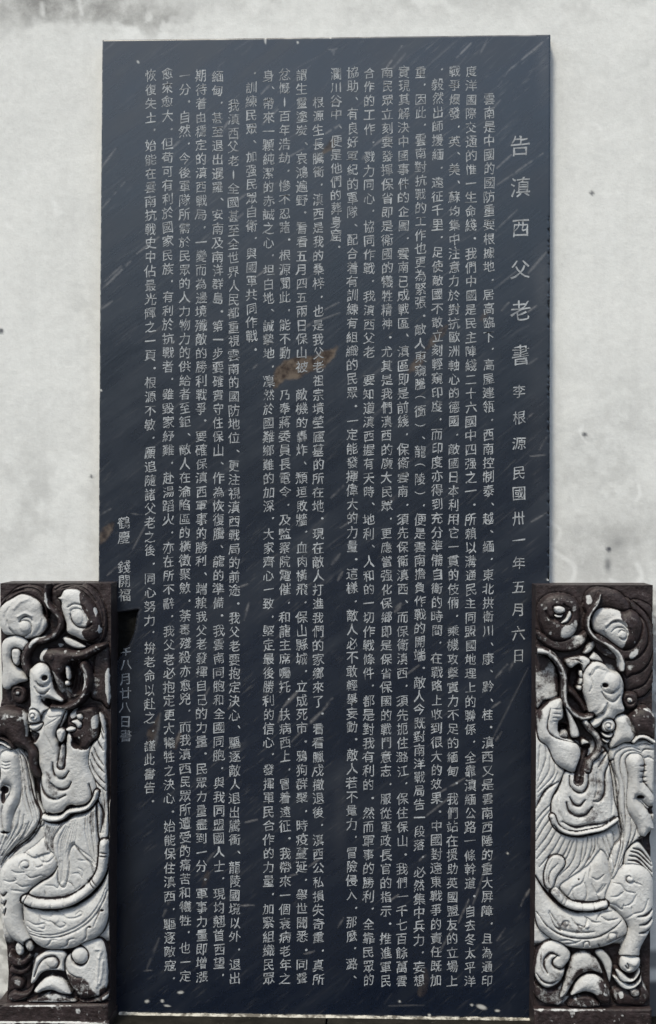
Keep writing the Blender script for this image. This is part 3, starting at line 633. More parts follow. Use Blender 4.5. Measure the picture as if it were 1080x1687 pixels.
        k = len(ring); nx = (np.arange(k) + 1) % k; ar = np.arange(k)
        side = np.vstack([np.stack([ar, nx, k + nx, k + ar], -1), np.stack([k + ar, k + nx, 2 * k + nx, 2 * k + ar], -1)])
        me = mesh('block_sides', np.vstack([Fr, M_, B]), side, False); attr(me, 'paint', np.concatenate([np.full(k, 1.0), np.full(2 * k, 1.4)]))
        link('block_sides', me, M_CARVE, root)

def plinth(root, xa, xb, y0, y1, Yf, h, lines, seed):
    """plain band under the carving, with a worn lower edge"""
    R = Relief(y0, y1, [(y0, xa), (y1, xa)], [(y0, xb), (y1, xb)], 110, 40, seed)
    R.names[0] = ('plinth_band', None)
    R.H[:] = h + (R.n2 - 0.5) * 0.8 - 2.5 * sm(1.6, 0, R.Y - y0) - 2.0 * sm(1.5, 0, np.minimum(R.X - xa, xb - R.X))
    lines(R)
    R.build(root, Yf, 0)

# ---------------- left panel
left = empty('carved_panel', (float(at(np.array(92.), np.array(1697.), Y_PANEL)[0]), Y_PANEL, LEDGE_Z),
             'carved dragon panel on the left of the stele, brown paint worn off pale stone', 'carved panel', 'carved dragon panels flanking the stele')
R = Relief(961, 1648, [(961, 0), (1060, 1.5), (1150, 3.5), (1166, 0), (1200, -4), (1290, -3), (1400, 2), (1500, 4), (1545, 10), (1600, 14), (1648, 11)],
           [(961, 182.5), (1300, 182.5), (1648, 181)], 205, 760, 61)
q = sm(1322, 1338, R.Y + 0.1 * (R.X - 60)) * sm(1560, 1535, R.Y); R.H += 8 * q; R.P = 1 - 0.93 * q
# --- top
R.sec(0, 940, 5.4)
R.blob('cloud_rim', [(8, 380), (15, 280), (80, 215), (150, 155), (250, 128), (350, 145), (410, 200), (440, 300), (430, 420), (380, 300), (200, 260), (60, 400)], 9, 5, .95)
R.blob('cloud_rim', [(470, 160), (540, 118), (650, 108), (770, 122), (860, 190), (930, 320), (950, 460), (930, 590), (860, 650), (700, 600), (560, 400), (470, 280)], 8, 6, .98)
R.blob('cloud_scroll', [(8, 410), (18, 330), (60, 280), (130, 240), (200, 203), (270, 212), (335, 245), (385, 290), (402, 380), (437, 440), (432, 495), (385, 560), (315, 595), (240, 604), (140, 575), (60, 562), (18, 500)], 17, 9, .03)
R.groove([(110, 505), (140, 550), (220, 580), (290, 545), (305, 490), (280, 445), (235, 435), (200, 450)], 1.3, 3.5, .55)
R.groove([(200, 450), (210, 425), (250, 402), (295, 408), (312, 440)], 1.8, 3.5, .6)
R.bump(250, 492, 46, 46, 3.0); R.ridge([(150, 330), (210, 270), (280, 245)], 2.5, 1.5); R.ridge([(190, 400), (250, 372), (310, 395)], 2, 1.8)
R.blob('cloud_scroll', [(25, 700), (38, 625), (90, 582), (160, 570), (230, 590), (278, 635), (285, 700), (235, 718), (150, 690), (125, 740), (120, 780), (150, 835), (220, 885), (268, 965), (180, 1000), (105, 1050), (50, 1045), (28, 985), (33, 860)], 15, 8, .03)
R.blob('scroll_tip', [(133, 690), (190, 690), (212, 740), (205, 805), (178, 840), (140, 812), (125, 750)], 18, 5, .05)
R.tint([(210, 720), (225, 700), (250, 760), (210, 830)], .8)
R.blob('cloud_scroll', [(555, 225), (585, 170), (650, 155), (720, 172), (790, 230), (840, 290), (880, 370), (912, 470), (900, 560), (850, 612), (760, 615), (690, 585), (612, 545), (603, 470), (582, 400), (562, 330), (560, 270), (525, 235)], 18, 9, .03)
R.tint([(735, 190), (800, 240), (880, 320), (930, 470), (900, 620), (790, 610), (755, 540), (790, 480), (802, 400), (760, 340), (735, 260)], .97, 1.5)
R.tint([(540, 240), (562, 300), (590, 420), (610, 540), (560, 420), (530, 280)], .9, 1.0)
R.groove([(625, 320), (680, 290), (750, 305), (790, 365), (802, 440)], 1.3, 3.5, .7)
R.groove([(650, 380), (665, 340), (710, 330), (750, 345), (775, 390)], 1.0, 2.5, .5); R.groove([(650, 380), (665, 440), (715, 490), (790, 498), (840, 470)], 1.7, 4, .8)
R.bump(715, 410, 52, 60, 2.5)
R.tint([(850, 325), (866, 330), (880, 380), (868, 400), (852, 360)], .05, .8); R.tint([(893, 470), (908, 480), (912, 540), (896, 552), (890, 500)], .05, .8)
R.blob('cloud_lip', [(568, 592), (610, 583), (700, 620), (778, 668), (742, 690), (670, 682), (600, 645)], 13, 4, .04)
R.tube('whisker', [(440, 110), (428, 190), (445, 290), (510, 360), (560, 430), (550, 505), (495, 575), (410, 610), (330, 625), (275, 690), (245, 760), (255, 840), (290, 905)], 4.2, 6.5, 19, .9, light=.25)
R.tint([(290, 640), (340, 590), (400, 575), (430, 580), (350, 620), (300, 680)], .35, 1.2); R.tint([(425, 200), (440, 190), (450, 280), (470, 330), (440, 300)], .3, .8)
R.blob('small_scroll', [(110, 1080), (125, 1025), (175, 1012), (230, 1035), (250, 1090), (235, 1150), (180, 1180), (125, 1150)], 12, 6, .95)
R.groove([(145, 1075), (165, 1045), (205, 1055), (205, 1095), (170, 1105)], 1.2, 3, .9); R.bump(180, 1075, 22, 22, 3); R.tint([(165, 1065), (190, 1062), (195, 1085), (170, 1090)], .45, .8)
R.blob('sunk_strip', [(850, 740), (900, 700), (965, 700), (975, 1200), (900, 1160), (810, 1120), (830, 950)], 5, 4, .85)
R.tint([(948, 900), (975, 880), (978, 1170), (962, 1160), (940, 1010)], .1, 1.0); R.tint([(840, 950), (900, 960), (900, 1080), (830, 1090)], .68, 2)
for q in ([(40, 300), (90, 230), (160, 180), (260, 152), (350, 175), (395, 230)], [(60, 250), (130, 190), (220, 165)], [(500, 170), (560, 135), (680, 120), (790, 150), (880, 250), (925, 380), (925, 480)], [(560, 155), (680, 135), (780, 175), (860, 270)], [(930, 500), (900, 600), (840, 640), (760, 625)]): R.groove(q, 1.5, 3.5, .95)
for q in ([(90, 470), (70, 400), (110, 320)], [(330, 560), (380, 500), (400, 430)], [(150, 545), (100, 500), (90, 440)]): R.groove(q, 2.4, 1.6, .18)
# --- head
R.blob('snout_ridge', [(368, 765), (392, 705), (455, 680), (540, 680), (620, 692), (700, 702), (765, 690), (850, 648), (950, 635), (955, 672), (860, 730), (790, 775), (720, 795), (650, 805), (610, 850), (575, 920), (580, 1040), (520, 1000), (480, 900), (440, 825), (385, 805)], 19, 7, .93)
R.tint([(366, 770), (385, 705), (440, 685), (430, 720), (410, 760), (430, 810), (385, 810)], .05, 1.2); R.bump(480, 760, 30, 35, 3); R.tint([(520, 650), (565, 655), (555, 675), (525, 670)], .1, .8)
R.hole(680, 960, 110, 150, 12)
hd = R.blob('dragon_head', [(283, 900), (308, 850), (360, 810), (420, 808), (462, 850), (482, 920), (494, 1000), (520, 1070), (585, 1130), (572, 1162), (500, 1140), (420, 1130), (440, 1190), (520, 1232), (602, 1235), (570, 1290), (470, 1330), (400, 1380), (300, 1400), (270, 1330), (275, 1220), (292, 1180), (288, 1050)], 24, 12, .02)
R.tint([(480, 880), (520, 900), (590, 1010), (560, 1080), (520, 1060), (490, 980)], .45, 2)
R.bump(405, 920, 75, 80, 3.0); R.hole(432, 936, 25, 25, 9)
R.groove([(362, 965), (385, 1000), (425, 1012), (455, 1000), (472, 975)], 1.6, 3.5, .55); R.groove([(343, 1018), (370, 1062), (410, 1080), (445, 1065), (470, 1035)], 1.6, 3.5, .6)
R.groove([(392, 1100), (410, 1160), (470, 1210), (540, 1225), (610, 1215)], 2.0, 4, .85)
R.groove([(395, 1105), (440, 1120), (500, 1150), (560, 1165)], 1.0, 1.5, .3)
R.tube('jaw', [(765, 830), (795, 900), (800, 990), (772, 1080), (720, 1150), (650, 1190), (560, 1210), (490, 1200)], 6.5, 5.0, 21, .9, light=.3)
R.tint([(770, 900), (790, 910), (790, 1010), (760, 1060), (760, 980)], .3, 1)
for q in ([(640, 830), (655, 940), (640, 1060)], [(690, 830), (720, 920), (700, 1050)], [(600, 1040), (640, 1110), (700, 1100)], [(740, 860), (755, 960), (730, 1050)]): R.ridge(q, 2.4, 4.5)
R.tint([(670, 860), (730, 850), (740, 960), (680, 980)], .72, 4); R.tint([(560, 1040), (600, 1030), (690, 1100), (620, 1140)], .6, 4)
for q in ([(598, 850), (630, 845), (652, 920), (640, 965), (605, 950)], [(590, 975), (632, 970), (640, 1010), (600, 1020)]): R.blob('tooth', q, 15, 4, .12, parent=hd)
R.tint([(680, 850), (730, 840), (740, 900), (690, 920)], .6, 2); R.hole(570, 925, 18, 30, 5)
# --- L2
R.sec(0, 1160, 5.4)
R.blob('mane', [(-40, 345), (60, 335), (170, 368), (250, 430), (272, 500), (300, 640), (350, 820), (412, 950), (425, 1020), (340, 1110), (255, 1190), (150, 1260), (60, 1340), (10, 1420), (-30, 1350), (-10, 1100), (-40, 800)], 15, 7, .02, moat=1.6, ink=.7, rim_=.3)
R.hair([(60, 1110), (30, 1200), (-5, 1300)], [(330, 1010), (250, 1150), (60, 1350)], 9, .9, 2.2, .45)
R.hair([(215, 560), (235, 760), (290, 960), (330, 1060)], [(290, 560), (330, 800), (385, 960), (370, 1060)], 4, .9, 2.2, .5, .5)
R.sec(0, 1400, 5.4)
R.blob('belly', [(225, 490), (250, 450), (400, 515), (560, 515), (700, 470), (840, 380), (935, 260), (990, 140), (992, 400), (985, 560), (930, 705), (820, 790), (680, 845), (540, 862), (400, 845), (300, 765), (240, 650)], 21, 12, .02)
R.groove([(300, 690), (420, 715), (560, 705), (720, 640), (840, 540), (920, 420), (960, 310)], 1.2, 2.2, .45); R.groove([(295, 715), (430, 740), (560, 732), (730, 665), (860, 560), (940, 430), (975, 330)], 1.5, 3, .5)
for q in ([(440, 815), (470, 790), (490, 760), (535, 758)], [(560, 835), (620, 810), (640, 760), (690, 745)], [(750, 780), (790, 740), (800, 660), (835, 645)], [(860, 640), (890, 560), (915, 505), (945, 505)]): R.groove(q, 1.2, 2.6, .55)
for q in ([(270, 590), (350, 625), (430, 615), (425, 660), (380, 650)], [(430, 600), (490, 600), (560, 650), (615, 625), (590, 600)], [(480, 560), (490, 530), (560, 530), (620, 568), (700, 565), (760, 535), (740, 510), (700, 540)], [(380, 545), (400, 580), (450, 590)], [(270, 640), (330, 680), (420, 690)]): R.groove(q, 1.1, 2.4, .4)
R.bump(520, 575, 40, 35, 1.8); R.hole(825, 645, 14, 10, 3); R.hole(930, 503, 16, 10, 3)
R.tint([(150, 700), (290, 720), (310, 800), (280, 860), (180, 800)], .45, 3)
R.sec(0, 1160, 5.4)
R.blob('scaled_body', [(200, 1480), (230, 1320), (330, 1240), (420, 1160), (500, 1160), (620, 1200), (760, 1190), (920, 1230), (960, 1330), (930, 1480), (800, 1620), (640, 1690), (480, 1720), (340, 1710), (235, 1670)], 17, 9, .02, moat=1.2, ink=.4, rim_=0)
R.blob('beard', [(422, 1015), (560, 1035), (660, 985), (780, 950), (880, 858), (905, 1000), (900, 1200), (905, 1420), (860, 1500), (830, 1400), (760, 1330), (680, 1230), (640, 1300), (640, 1450), (600, 1600), (540, 1560), (530, 1400), (470, 1290), (420, 1200)], 17, 5, .03, moat=1.2, ink=.4)
R.blob('right_mane', [(890, 60), (950, 150), (960, 500), (968, 790), (975, 1000), (970, 1180), (905, 1210), (880, 1000), (870, 760), (840, 690), (792, 580), (790, 450), (835, 340), (888, 285), (903, 200)], 13, 5, .05)
R.hair([(890, 760), (915, 900), (900, 1150)], [(950, 720), (965, 900), (950, 1120)], 4, 1.1, 3, .6, .4)
for q in ([(850, 370), (880, 450), (935, 530)], [(832, 420), (870, 510), (945, 600)], [(818, 480), (860, 590), (950, 690)], [(808, 540), (850, 650), (955, 760)], [(880, 300), (900, 350), (935, 400)], [(900, 130), (915, 190), (940, 250)], [(890, 180), (915, 250), (940, 310)]): R.groove(q, 1.4, 4, .8)
R.blob('chest', [(292, 200), (370, 190), (410, 60), (500, 20), (600, 30), (610, 95), (560, 190), (535, 260), (552, 330), (560, 430), (600, 430), (605, 330), (620, 245), (680, 225), (760, 260), (812, 330), (810, 400), (800, 480), (812, 560), (856, 660), (876, 760), (850, 840), (790, 888), (700, 898), (650, 888), (600, 930), (520, 958), (430, 950), (392, 880), (372, 720), (378, 640), (388, 600), (362, 510), (362, 440), (350, 380), (310, 330), (285, 260)], 19, 8, .02, moat=1.4, rim_=.5)
R.blob('open_mouth', [(620, 90), (680, 50), (760, 20), (850, 20), (885, 120), (885, 270), (830, 330), (790, 380), (730, 375), (680, 330), (660, 260), (620, 200)], 16, 6, .93, parent=None)
R.hole(700, 330, 45, 50, 6); R.tint([(800, 200), (880, 190), (880, 290), (820, 320)], .75, 2)
for q in ([(705, 75), (745, 70), (762, 110), (730, 125), (705, 110)], [(650, 140), (700, 120), (750, 150), (748, 190), (715, 200), (690, 165)], [(600, 210), (650, 180), (695, 195), (690, 220), (640, 235)]): R.blob('tooth', q, 19, 4, .08)
R.tint([(835, 110), (880, 90), (885, 190), (850, 200), (830, 160)], .1, 1.2); R.tint([(650, 60), (690, 40), (695, 90), (660, 110)], .1, 1)
R.groove([(600, 55), (560, 150), (525, 215), (522, 270), (545, 320), (552, 400), (540, 480)], 2.2, 6, .95)
R.hole(558, 345, 26, 34, 7); R.blob('tongue', [(525, 225), (560, 195), (605, 215), (600, 270), (575, 325), (540, 300)], 21, 4, .03)
R.tube('nose_fold', [(578, 360), (576, 440), (572, 520)], 3.5, 5.5, 20, .45)
R.bump(565, 590, 60, 45, 2.0)
R.groove([(497, 500), (500, 570), (530, 625), (590, 635), (640, 575)], 2.0, 5, .85); R.groove([(478, 680), (520, 720), (575, 738), (630, 720), (660, 670)], 2.2, 5, .85)
R.groove([(385, 640), (395, 720), (440, 790), (520, 820), (610, 785)], 2.4, 5, .9); R.tint([(450, 570), (500, 650), (560, 780), (500, 800), (440, 740), (430, 640)], .42, 4)
R.groove([(415, 925), (500, 965), (580, 945), (625, 888), (700, 890), (790, 868), (835, 800), (815, 690)], 2.4, 5, .85)
R.groove([(425, 180), (430, 250), (470, 330), (500, 390)], 1.2, 2, .35)
R.tube('collar', [(415, 985), (500, 1000), (575, 985), (640, 935), (740, 918), (810, 890), (862, 820), (880, 760)], 4.2, 3.2, 19.5, .05, moat=3.0)
R.groove([(425, 1018), (510, 1040), (600, 1020), (665, 968), (745, 955), (820, 920), (880, 850)], 2.6, 5, .95)
# mane strands
for q in ([(190, 400), (245, 480), (280, 640), (320, 820), (375, 950), (358, 1050), (280, 1150), (150, 1250), (40, 1400)],
          [(215, 392), (275, 500), (305, 640), (345, 850), (392, 970), (372, 1060), (290, 1190), (160, 1290), (50, 1420)]): R.groove(q, 1.5, 4, .85)
R.groove([(340, 1090), (270, 1180), (160, 1270), (80, 1340)], 2.6, 4, .8)
for q in ([(205, 840), (150, 960), (130, 1090), (80, 1190), (20, 1300)], [(205, 930), (180, 1060), (120, 1170), (30, 1330)], [(240, 960), (215, 1090), (140, 1190), (40, 1330)], [(285, 1020), (225, 1150), (130, 1240), (30, 1380)], [(200, 420), (235, 600), (260, 800), (300, 950)], [(120, 370), (200, 450), (225, 640), (225, 800), (270, 960)]): R.groove(q, 1.1, 2.6, .5)
R.blob('foreleg', [(20, 470), (40, 415), (100, 392), (175, 420), (200, 520), (212, 700), (200, 830), (140, 960), (112, 1110), (60, 1115), (38, 960), (60, 860), (112, 770), (115, 712), (60, 700), (25, 760), (10, 640)], 21, 9, .02, moat=1.6, ink=.4)
R.hole(62, 745, 40, 35, 10); R.hole(50, 810, 22, 60, 6, .8); R.hole(18, 600, 18, 65, 9)
for yy in (487, 515, 545): R.groove([(50, yy), (80, yy + 10), (125, yy)], 1.2, 2.4, .4)
R.hole(70, 1120, 40, 12, 5)
R.blob('shoulder', [(-50, 60), (30, 20), (130, 12), (225, 42), (268, 100), (272, 180), (272, 260), (305, 335), (352, 385), (362, 450), (352, 520), (385, 605), (372, 640), (330, 632), (290, 560), (272, 470), (258, 400), (200, 372), (120, 355), (95, 300), (60, 268), (-50, 272)], 23, 9, .97)
R.tint([(215, 40), (262, 90), (275, 200), (262, 260), (252, 180), (240, 90)], .25, 1.5)
R.tint([(30, 60), (110, 60), (150, 130), (70, 160)], .72, 5)
R.tube('hair_band', [(-20, 300), (50, 285), (110, 320), (150, 365)], 2.4, 2.4, 20, .8); R.tube('hair_band', [(-20, 335), (40, 325), (90, 350), (120, 372)], 2.2, 2.0, 19, .15)
R.blob('ear_scroll', [(275, 105), (290, 40), (345, 25), (385, 60), (385, 125), (345, 150), (290, 150)], 23, 6, .03)
R.scroll(330, 88, 42, 1.2, 0.5, 1, 1.2, 3, .6); R.bump(325, 82, 18, 18, 3)
R.blob('ear_lobe', [(285, 170), (350, 158), (410, 150), (380, 205), (330, 225), (290, 205)], 20, 5, .05)
R.blob('sunk_gap', [(290, 238), (372, 250), (345, 310), (315, 322), (290, 290)], 9, 4, .7)
R.groove([(430, 60), (470, 100), (560, 90), (420, 180)], 1.0, 1.5, .3)
# beard strands
R.hair([(440, 1050), (418, 1150), (440, 1270)], [(600, 1040), (505, 1180), (510, 1330)], 8, 1.1, 2.6, .6, .5)
R.hair([(620, 1030), (540, 1200), (550, 1400), (560, 1560)], [(730, 985), (700, 1200), (640, 1290), (600, 1540)], 8, 1.0, 2.0, .35, .6)
R.hair([(770, 960), (770, 1100), (820, 1300), (850, 1400)], [(885, 880), (890, 1100), (895, 1290), (890, 1420)], 5, 1.2, 2.6, .5, .5)
R.tint([(820, 960), (860, 930), (870, 1060), (830, 1120)], .5, 3); R.tint([(430, 1060), (480, 1080), (460, 1240), (430, 1200)], .5, 3)
R.groove([(885, 840), (930, 960), (905, 1130)], 2.2, 5, .9)
R.groove([(680, 1215), (740, 1270), (820, 1330), (860, 1380)], 1.2, 2.4, .4); R.groove([(650, 1250), (665, 1215), (690, 1210)], 1.2, 2.4, .4); R.groove([(720, 1360), (800, 1365), (850, 1385)], 1.0, 2, .35)
# --- L3
R.sec(0, 1400, 5.4)
R.blob('hind_leg', [(15, 200), (60, 100), (150, 35), (250, 15), (330, 40), (420, 10), (500, 10), (532, 120), (480, 205), (380, 262), (285, 340), (240, 425), (222, 520), (240, 640), (310, 790), (290, 850), (180, 800), (90, 720), (50, 600), (38, 450), (15, 350)], 20, 10, .02, moat=.8, ink=.3, rim_=0)
R.scroll(258, 105, 52, 0.9, 3.0, 1, 1.5, 3.5, .55); R.bump(250, 90, 45, 45, 2)
for q in ([(330, 80), (355, 122), (410, 105)], [(270, 188), (310, 215), (395, 190)], [(390, 192), (450, 212), (505, 165), (530, 95)], [(350, 15), (395, 72), (460, 75), (505, 35)], [(140, 150), (180, 170), (250, 165)], [(70, 235), (120, 250), (175, 235), (165, 215)],
          [(180, 262), (230, 292), (312, 280)], [(135, 320), (190, 328), (240, 338)], [(400, 120), (420, 60), (400, 20)], [(430, 200), (380, 240), (300, 290)]): R.groove(q, 1.1, 2.4, .45)
for q in ([(22, 362), (55, 380), (92, 345)], [(30, 462), (60, 465), (86, 420)], [(45, 550), (62, 545), (82, 490)]): R.groove(q, 2.2, 5, .9)
R.tube('tail_coil', [(262, 412), (340, 442), (480, 452), (620, 435), (740, 375), (850, 280), (920, 170), (940, 40), (945, -80)], 7.5, 7.0, 22, .02, moat=3.5)
for q in ([(688, 350), (700, 385), (698, 425)], [(490, 430), (487, 460), (480, 495)], [(330, 420), (318, 445), (300, 475)], [(590, 395), (600, 430), (600, 470)]): R.groove(q, 1.0, 1.6, .35)
for q in ([(800, 238), (840, 270), (868, 312)], [(825, 222), (862, 250), (890, 290)], [(905, 25), (940, 22), (978, 30)], [(905, -5), (940, -8), (978, 0)]): R.groove(q, 1.3, 2.6, .8)
R.groove([(240, 432), (330, 490), (500, 512), (650, 485), (800, 400), (900, 300), (960, 180)], 2.0, 4, .9)
for q in ([(430, 285), (500, 290), (535, 312), (555, 265)], [(425, 335), (432, 385)], [(600, 250), (660, 270), (690, 330)], [(670, 180), (720, 180), (750, 215)], [(720, 130), (760, 160), (755, 220)], [(330, 370), (420, 395), (520, 390), (640, 360), (740, 290)]): R.groove(q, 1.0, 2.0, .4)
R.groove([(245, 425), (290, 335), (380, 265), (480, 205), (530, 130)], 1.8, 4.5, .85)
# waves and rocks at the foot
R.blob('claw', [(155, 860), (165, 805), (200, 800), (235, 850), (225, 905), (185, 912)], 16, 5, .15); R.blob('claw', [(240, 800), (290, 770), (320, 830), (300, 880), (260, 870)], 15, 5, .4)
R.blob('wave_crest', [(85, 930), (110, 880), (160, 930), (220, 945), (280, 900), (300, 930), (250, 1000), (180, 1022), (115, 1000)], 12, 5, .72)
R.blob('wave_crest', [(90, 1060), (120, 1020), (200, 1045), (280, 1000), (270, 1060), (200, 1100), (120, 1090)], 8, 4, .93)
R.blob('rock', [(100, 1150), (140, 1110), (200, 1120), (230, 1170), (200, 1225), (140, 1220)], 9, 7, .88); R.tint([(150, 1140), (200, 1150), (190, 1190), (150, 1180)], .55, 3)
R.blob('wave_crest', [(80, 1290), (140, 1240), (200, 1250), (260, 1240), (310, 1180), (300, 1250), (230, 1310), (130, 1330)], 9, 5, .8); R.tint([(90, 1300), (160, 1320), (250, 1290), (200, 1325), (120, 1330)], .3, 1)
R.blob('wave_crest', [(290, 1165), (300, 1060), (320, 960), (355, 918), (440, 868), (580, 870), (618, 925), (602, 1000), (610, 1060), (540, 1050), (450, 1050), (380, 1080), (330, 1150)], 15, 6, .05)
R.groove([(325, 1100), (370, 985), (430, 930), (505, 922), (545, 970), (520, 1020), (475, 1025)], 2.0, 4.5, .85); R.bump(490, 970, 50, 42, 2.5)
R.tint([(300, 940), (340, 920), (330, 1000), (305, 1100), (285, 1150)], .6, 2)
R.blob('rock', [(592, 985), (610, 925), (670, 870), (760, 800), (900, 765), (955, 840), (972, 1000), (968, 1180), (930, 1260), (850, 1290), (740, 1290), (650, 1200), (600, 1080)], 15, 9, .05)
R.tint([(610, 1080), (700, 1090), (800, 1130), (850, 1230), (900, 1200), (960, 1180), (960, 1280), (740, 1300), (620, 1200)], .72, 4)
R.tint([(850, 1120), (905, 1120), (900, 1240), (880, 1262)], .1, 1.5)
R.blob('rock_disc', [(650, 900), (680, 850), (740, 832), (795, 870), (805, 930), (770, 985), (710, 990), (665, 955)], 19, 7, .04); R.groove([(650, 910), (680, 975), (740, 1000), (790, 970)], 1.8, 4, .85)
R.groove([(598, 940), (588, 1000), (620, 1060), (690, 1100), (750, 1108)], 1.4, 3, .6)
for q in ([(900, 930), (890, 1050), (880, 1180)], [(870, 850), (920, 860), (900, 920)], [(930, 960), (925, 1060), (905, 1150)]): R.ridge(q, 2.2, 2.0)
R.blob('half_dome', [(315, 1235), (360, 1170), (425, 1110), (500, 1094), (580, 1130), (632, 1200), (652, 1262), (560, 1255), (480, 1225), (400, 1235), (350, 1262)], 17, 8, .04)
R.tint([(320, 1230), (400, 1238), (480, 1215), (550, 1240), (650, 1262), (480, 1240), (340, 1270)], .8, 1.2)
R.blob('base_ripple', [(240, 1330), (340, 1290), (430, 1255), (520, 1245), (620, 1285), (700, 1325), (640, 1338), (300, 1338)], 11, 4, .7); R.tint([(300, 1318), (600, 1318), (598, 1330), (300, 1330)], .05, .6)
R.tint([(440, 1265), (530, 1262), (540, 1290), (450, 1295)], .35, 2)
R.blob('base_ripple', [(700, 1310), (780, 1320), (880, 1290), (960, 1240), (980, 1280), (920, 1330), (760, 1338)], 12, 4, .75); R.tint([(925, 1290), (975, 1260), (978, 1290), (940, 1310)], .2, 1)
R.build(left, Y_PANEL, 0)
def ln(R):
    R.groove([(6.5, 1672), (6.5, 1651), (60, 1650), (120, 1650), (181, 1650)], 0.9, 1.4, 0)
    R.tint([(30, 1650.2), (112, 1650.0), (112, 1651.4), (30, 1651.6)], .2, .6); R.tint([(95, 1648), (104, 1649), (106, 1670), (98, 1672)], .6, 2); R.tint([(128, 1656), (134, 1656), (136, 1664), (128, 1662)], .4, 1)
plinth(left, -1, 181, 1648.2, 1675, Y_PANEL, 14, ln, 71)
def ln2(R):
    R.tint([(-5, 1677.6), (60, 1677.2), (120, 1678.0), (178, 1681), (176, 1677), (120, 1675.4), (60, 1675.4), (-5, 1675.6)], .12, 1.2); R.tint([(155, 1676), (178, 1678), (176, 1684), (160, 1681)], .35, 1.5)
plinth(left, -4, 183, 1675.2, 1697.5, Y_PANEL, 17, ln2, 72)

# ---------------- right panel
right = empty('carved_panel', (float(at(np.array(976.), np.array(1697.), Y_PANEL)[0]), Y_PANEL, LEDGE_Z),
              'carved dragon panel right of the stele, with dark nested cloud rings above the head', 'carved panel', 'carved dragon panels flanking the stele')
R = Relief(964, 1656, [(964, 882), (1200, 881), (1656, 878)], [(964, 1075), (1160, 1074), (1380, 1071.5), (1656, 1070)], 210, 765, 91)
K = 1080 / 210.0
q = sm(1205, 1240, R.Y) * sm(1560, 1545, R.Y) * np.where(R.X > 1045, 0, 1); R.H += 8 * q; R.P = 1 - 0.93 * q
R.sec(870, 940, K)
for z, q, p in ((5, [(830, 300), (1000, 280), (1050, 400), (1055, 900), (1020, 1010), (960, 1065), (890, 1060), (800, 900)], .93),
             (7, [(800, 300), (960, 330), (1040, 460), (1055, 620), (1052, 800), (985, 950), (880, 998), (800, 980)], .97),
             (10, [(760, 250), (960, 330), (1030, 480), (1045, 640), (1020, 760), (950, 845), (870, 872), (800, 850)], .86),
             (13, [(540, 560), (700, 300), (900, 360), (980, 450), (1003, 580), (965, 680), (890, 742), (800, 748), (700, 740), (600, 690), (552, 640)], .80)):
    R.blob('cloud_ring', q, z, 6, p, base=.6)
    R.tint([(830, 320), (1030, 330), (1050, 480), (960, 420)], .97, 3)
R.tint([(850, 690), (900, 660), (910, 690), (870, 735), (840, 725)], .1, 2); R.tint([(830, 800), (870, 790), (860, 840), (835, 835)], .35, 3)
R.tint([(660, 640), (730, 690), (700, 720), (640, 690)], .6, 3)
R.blob('cloud_rim', [(468, 330), (480, 200), (550, 140), (680, 150), (790, 200), (860, 310), (820, 360), (640, 320), (540, 380)], 12, 7, .97)
R.tint([(480, 215), (515, 205), (522, 260), (490, 280)], .25, 1.5)
R.blob('cloud_scroll', [(518, 420), (545, 350), (590, 315), (660, 308), (730, 322), (790, 345), (855, 325), (920, 370), (952, 450), (932, 560), (875, 642), (790, 662), (700, 605), (620, 545), (545, 505)], 18, 9, .03)
R.tint([(770, 330), (860, 320), (930, 370), (955, 460), (930, 570), (870, 650), (780, 665), (800, 600), (830, 520), (810, 440), (770, 400)], .97, 1.8)
R.groove([(640, 480), (690, 430), (760, 425), (825, 485)], 1.6, 3.5, .5); R.groove([(685, 510), (730, 475), (790, 480), (825, 520)], 1.2, 2.5, .5); R.groove([(745, 520), (770, 495), (810, 515), (815, 555), (780, 575), (755, 560)], 1.3, 3, .5)
R.groove([(620, 500), (650, 560), (700, 605)], 1.2, 2.5, .3); R.ridge([(640, 450), (720, 400), (800, 420), (840, 470)], 2.2, 2); R.bump(780, 535, 35, 35, 2)
R.blob('cloud_ring', [(78, 570), (60, 500), (200, 560), (400, 540), (490, 500), (492, 570), (430, 652), (300, 684), (180, 655)], 10, 5, .75); R.tint([(370, 570), (440, 540), (450, 600), (380, 620)], .4, 4)
R.blob('cloud_scroll', [(75, 330), (130, 225), (250, 188), (370, 218), (425, 300), (425, 450), (372, 540), (280, 590), (180, 572), (110, 490)], 15, 9, .97)
R.tint([(280, 470), (370, 460), (390, 510), (340, 560), (270, 560)], .15, 4); R.tint([(370, 420), (400, 410), (400, 480), (380, 500)], .4, 2)
R.groove([(140, 340), (165, 390), (240, 405), (300, 375), (318, 320), (290, 280)], 2.4, 4.5, .98); R.groove([(240, 410), (280, 440), (340, 390), (350, 330), (320, 300)], 1.6, 3, .8)
R.blob('scroll_tip', [(200, 300), (250, 290), (295, 310), (300, 345), (260, 360), (215, 350)], 19, 4, .05); R.blob('scroll_tip', [(345, 335), (355, 375), (320, 430), (270, 445), (262, 430), (300, 395), (325, 340)], 17, 4, .06)
R.blob('scroll_tip', [(205, 365), (260, 368), (290, 350), (270, 392), (225, 395)], 17, 3, .1)
R.blob('sunk_strip', [(66, 710), (150, 722), (212, 790), (248, 900), (252, 1050), (205, 1085), (125, 1100), (66, 1150)], 6, 5, .45, ink=.8)
R.tint([(66, 720), (140, 730), (150, 800), (66, 850)], .9, 5); R.tint([(215, 830), (240, 900), (250, 1040), (225, 980)], .85, 3); R.tint([(150, 980), (200, 960), (200, 1060), (130, 1080)], .25, 4)
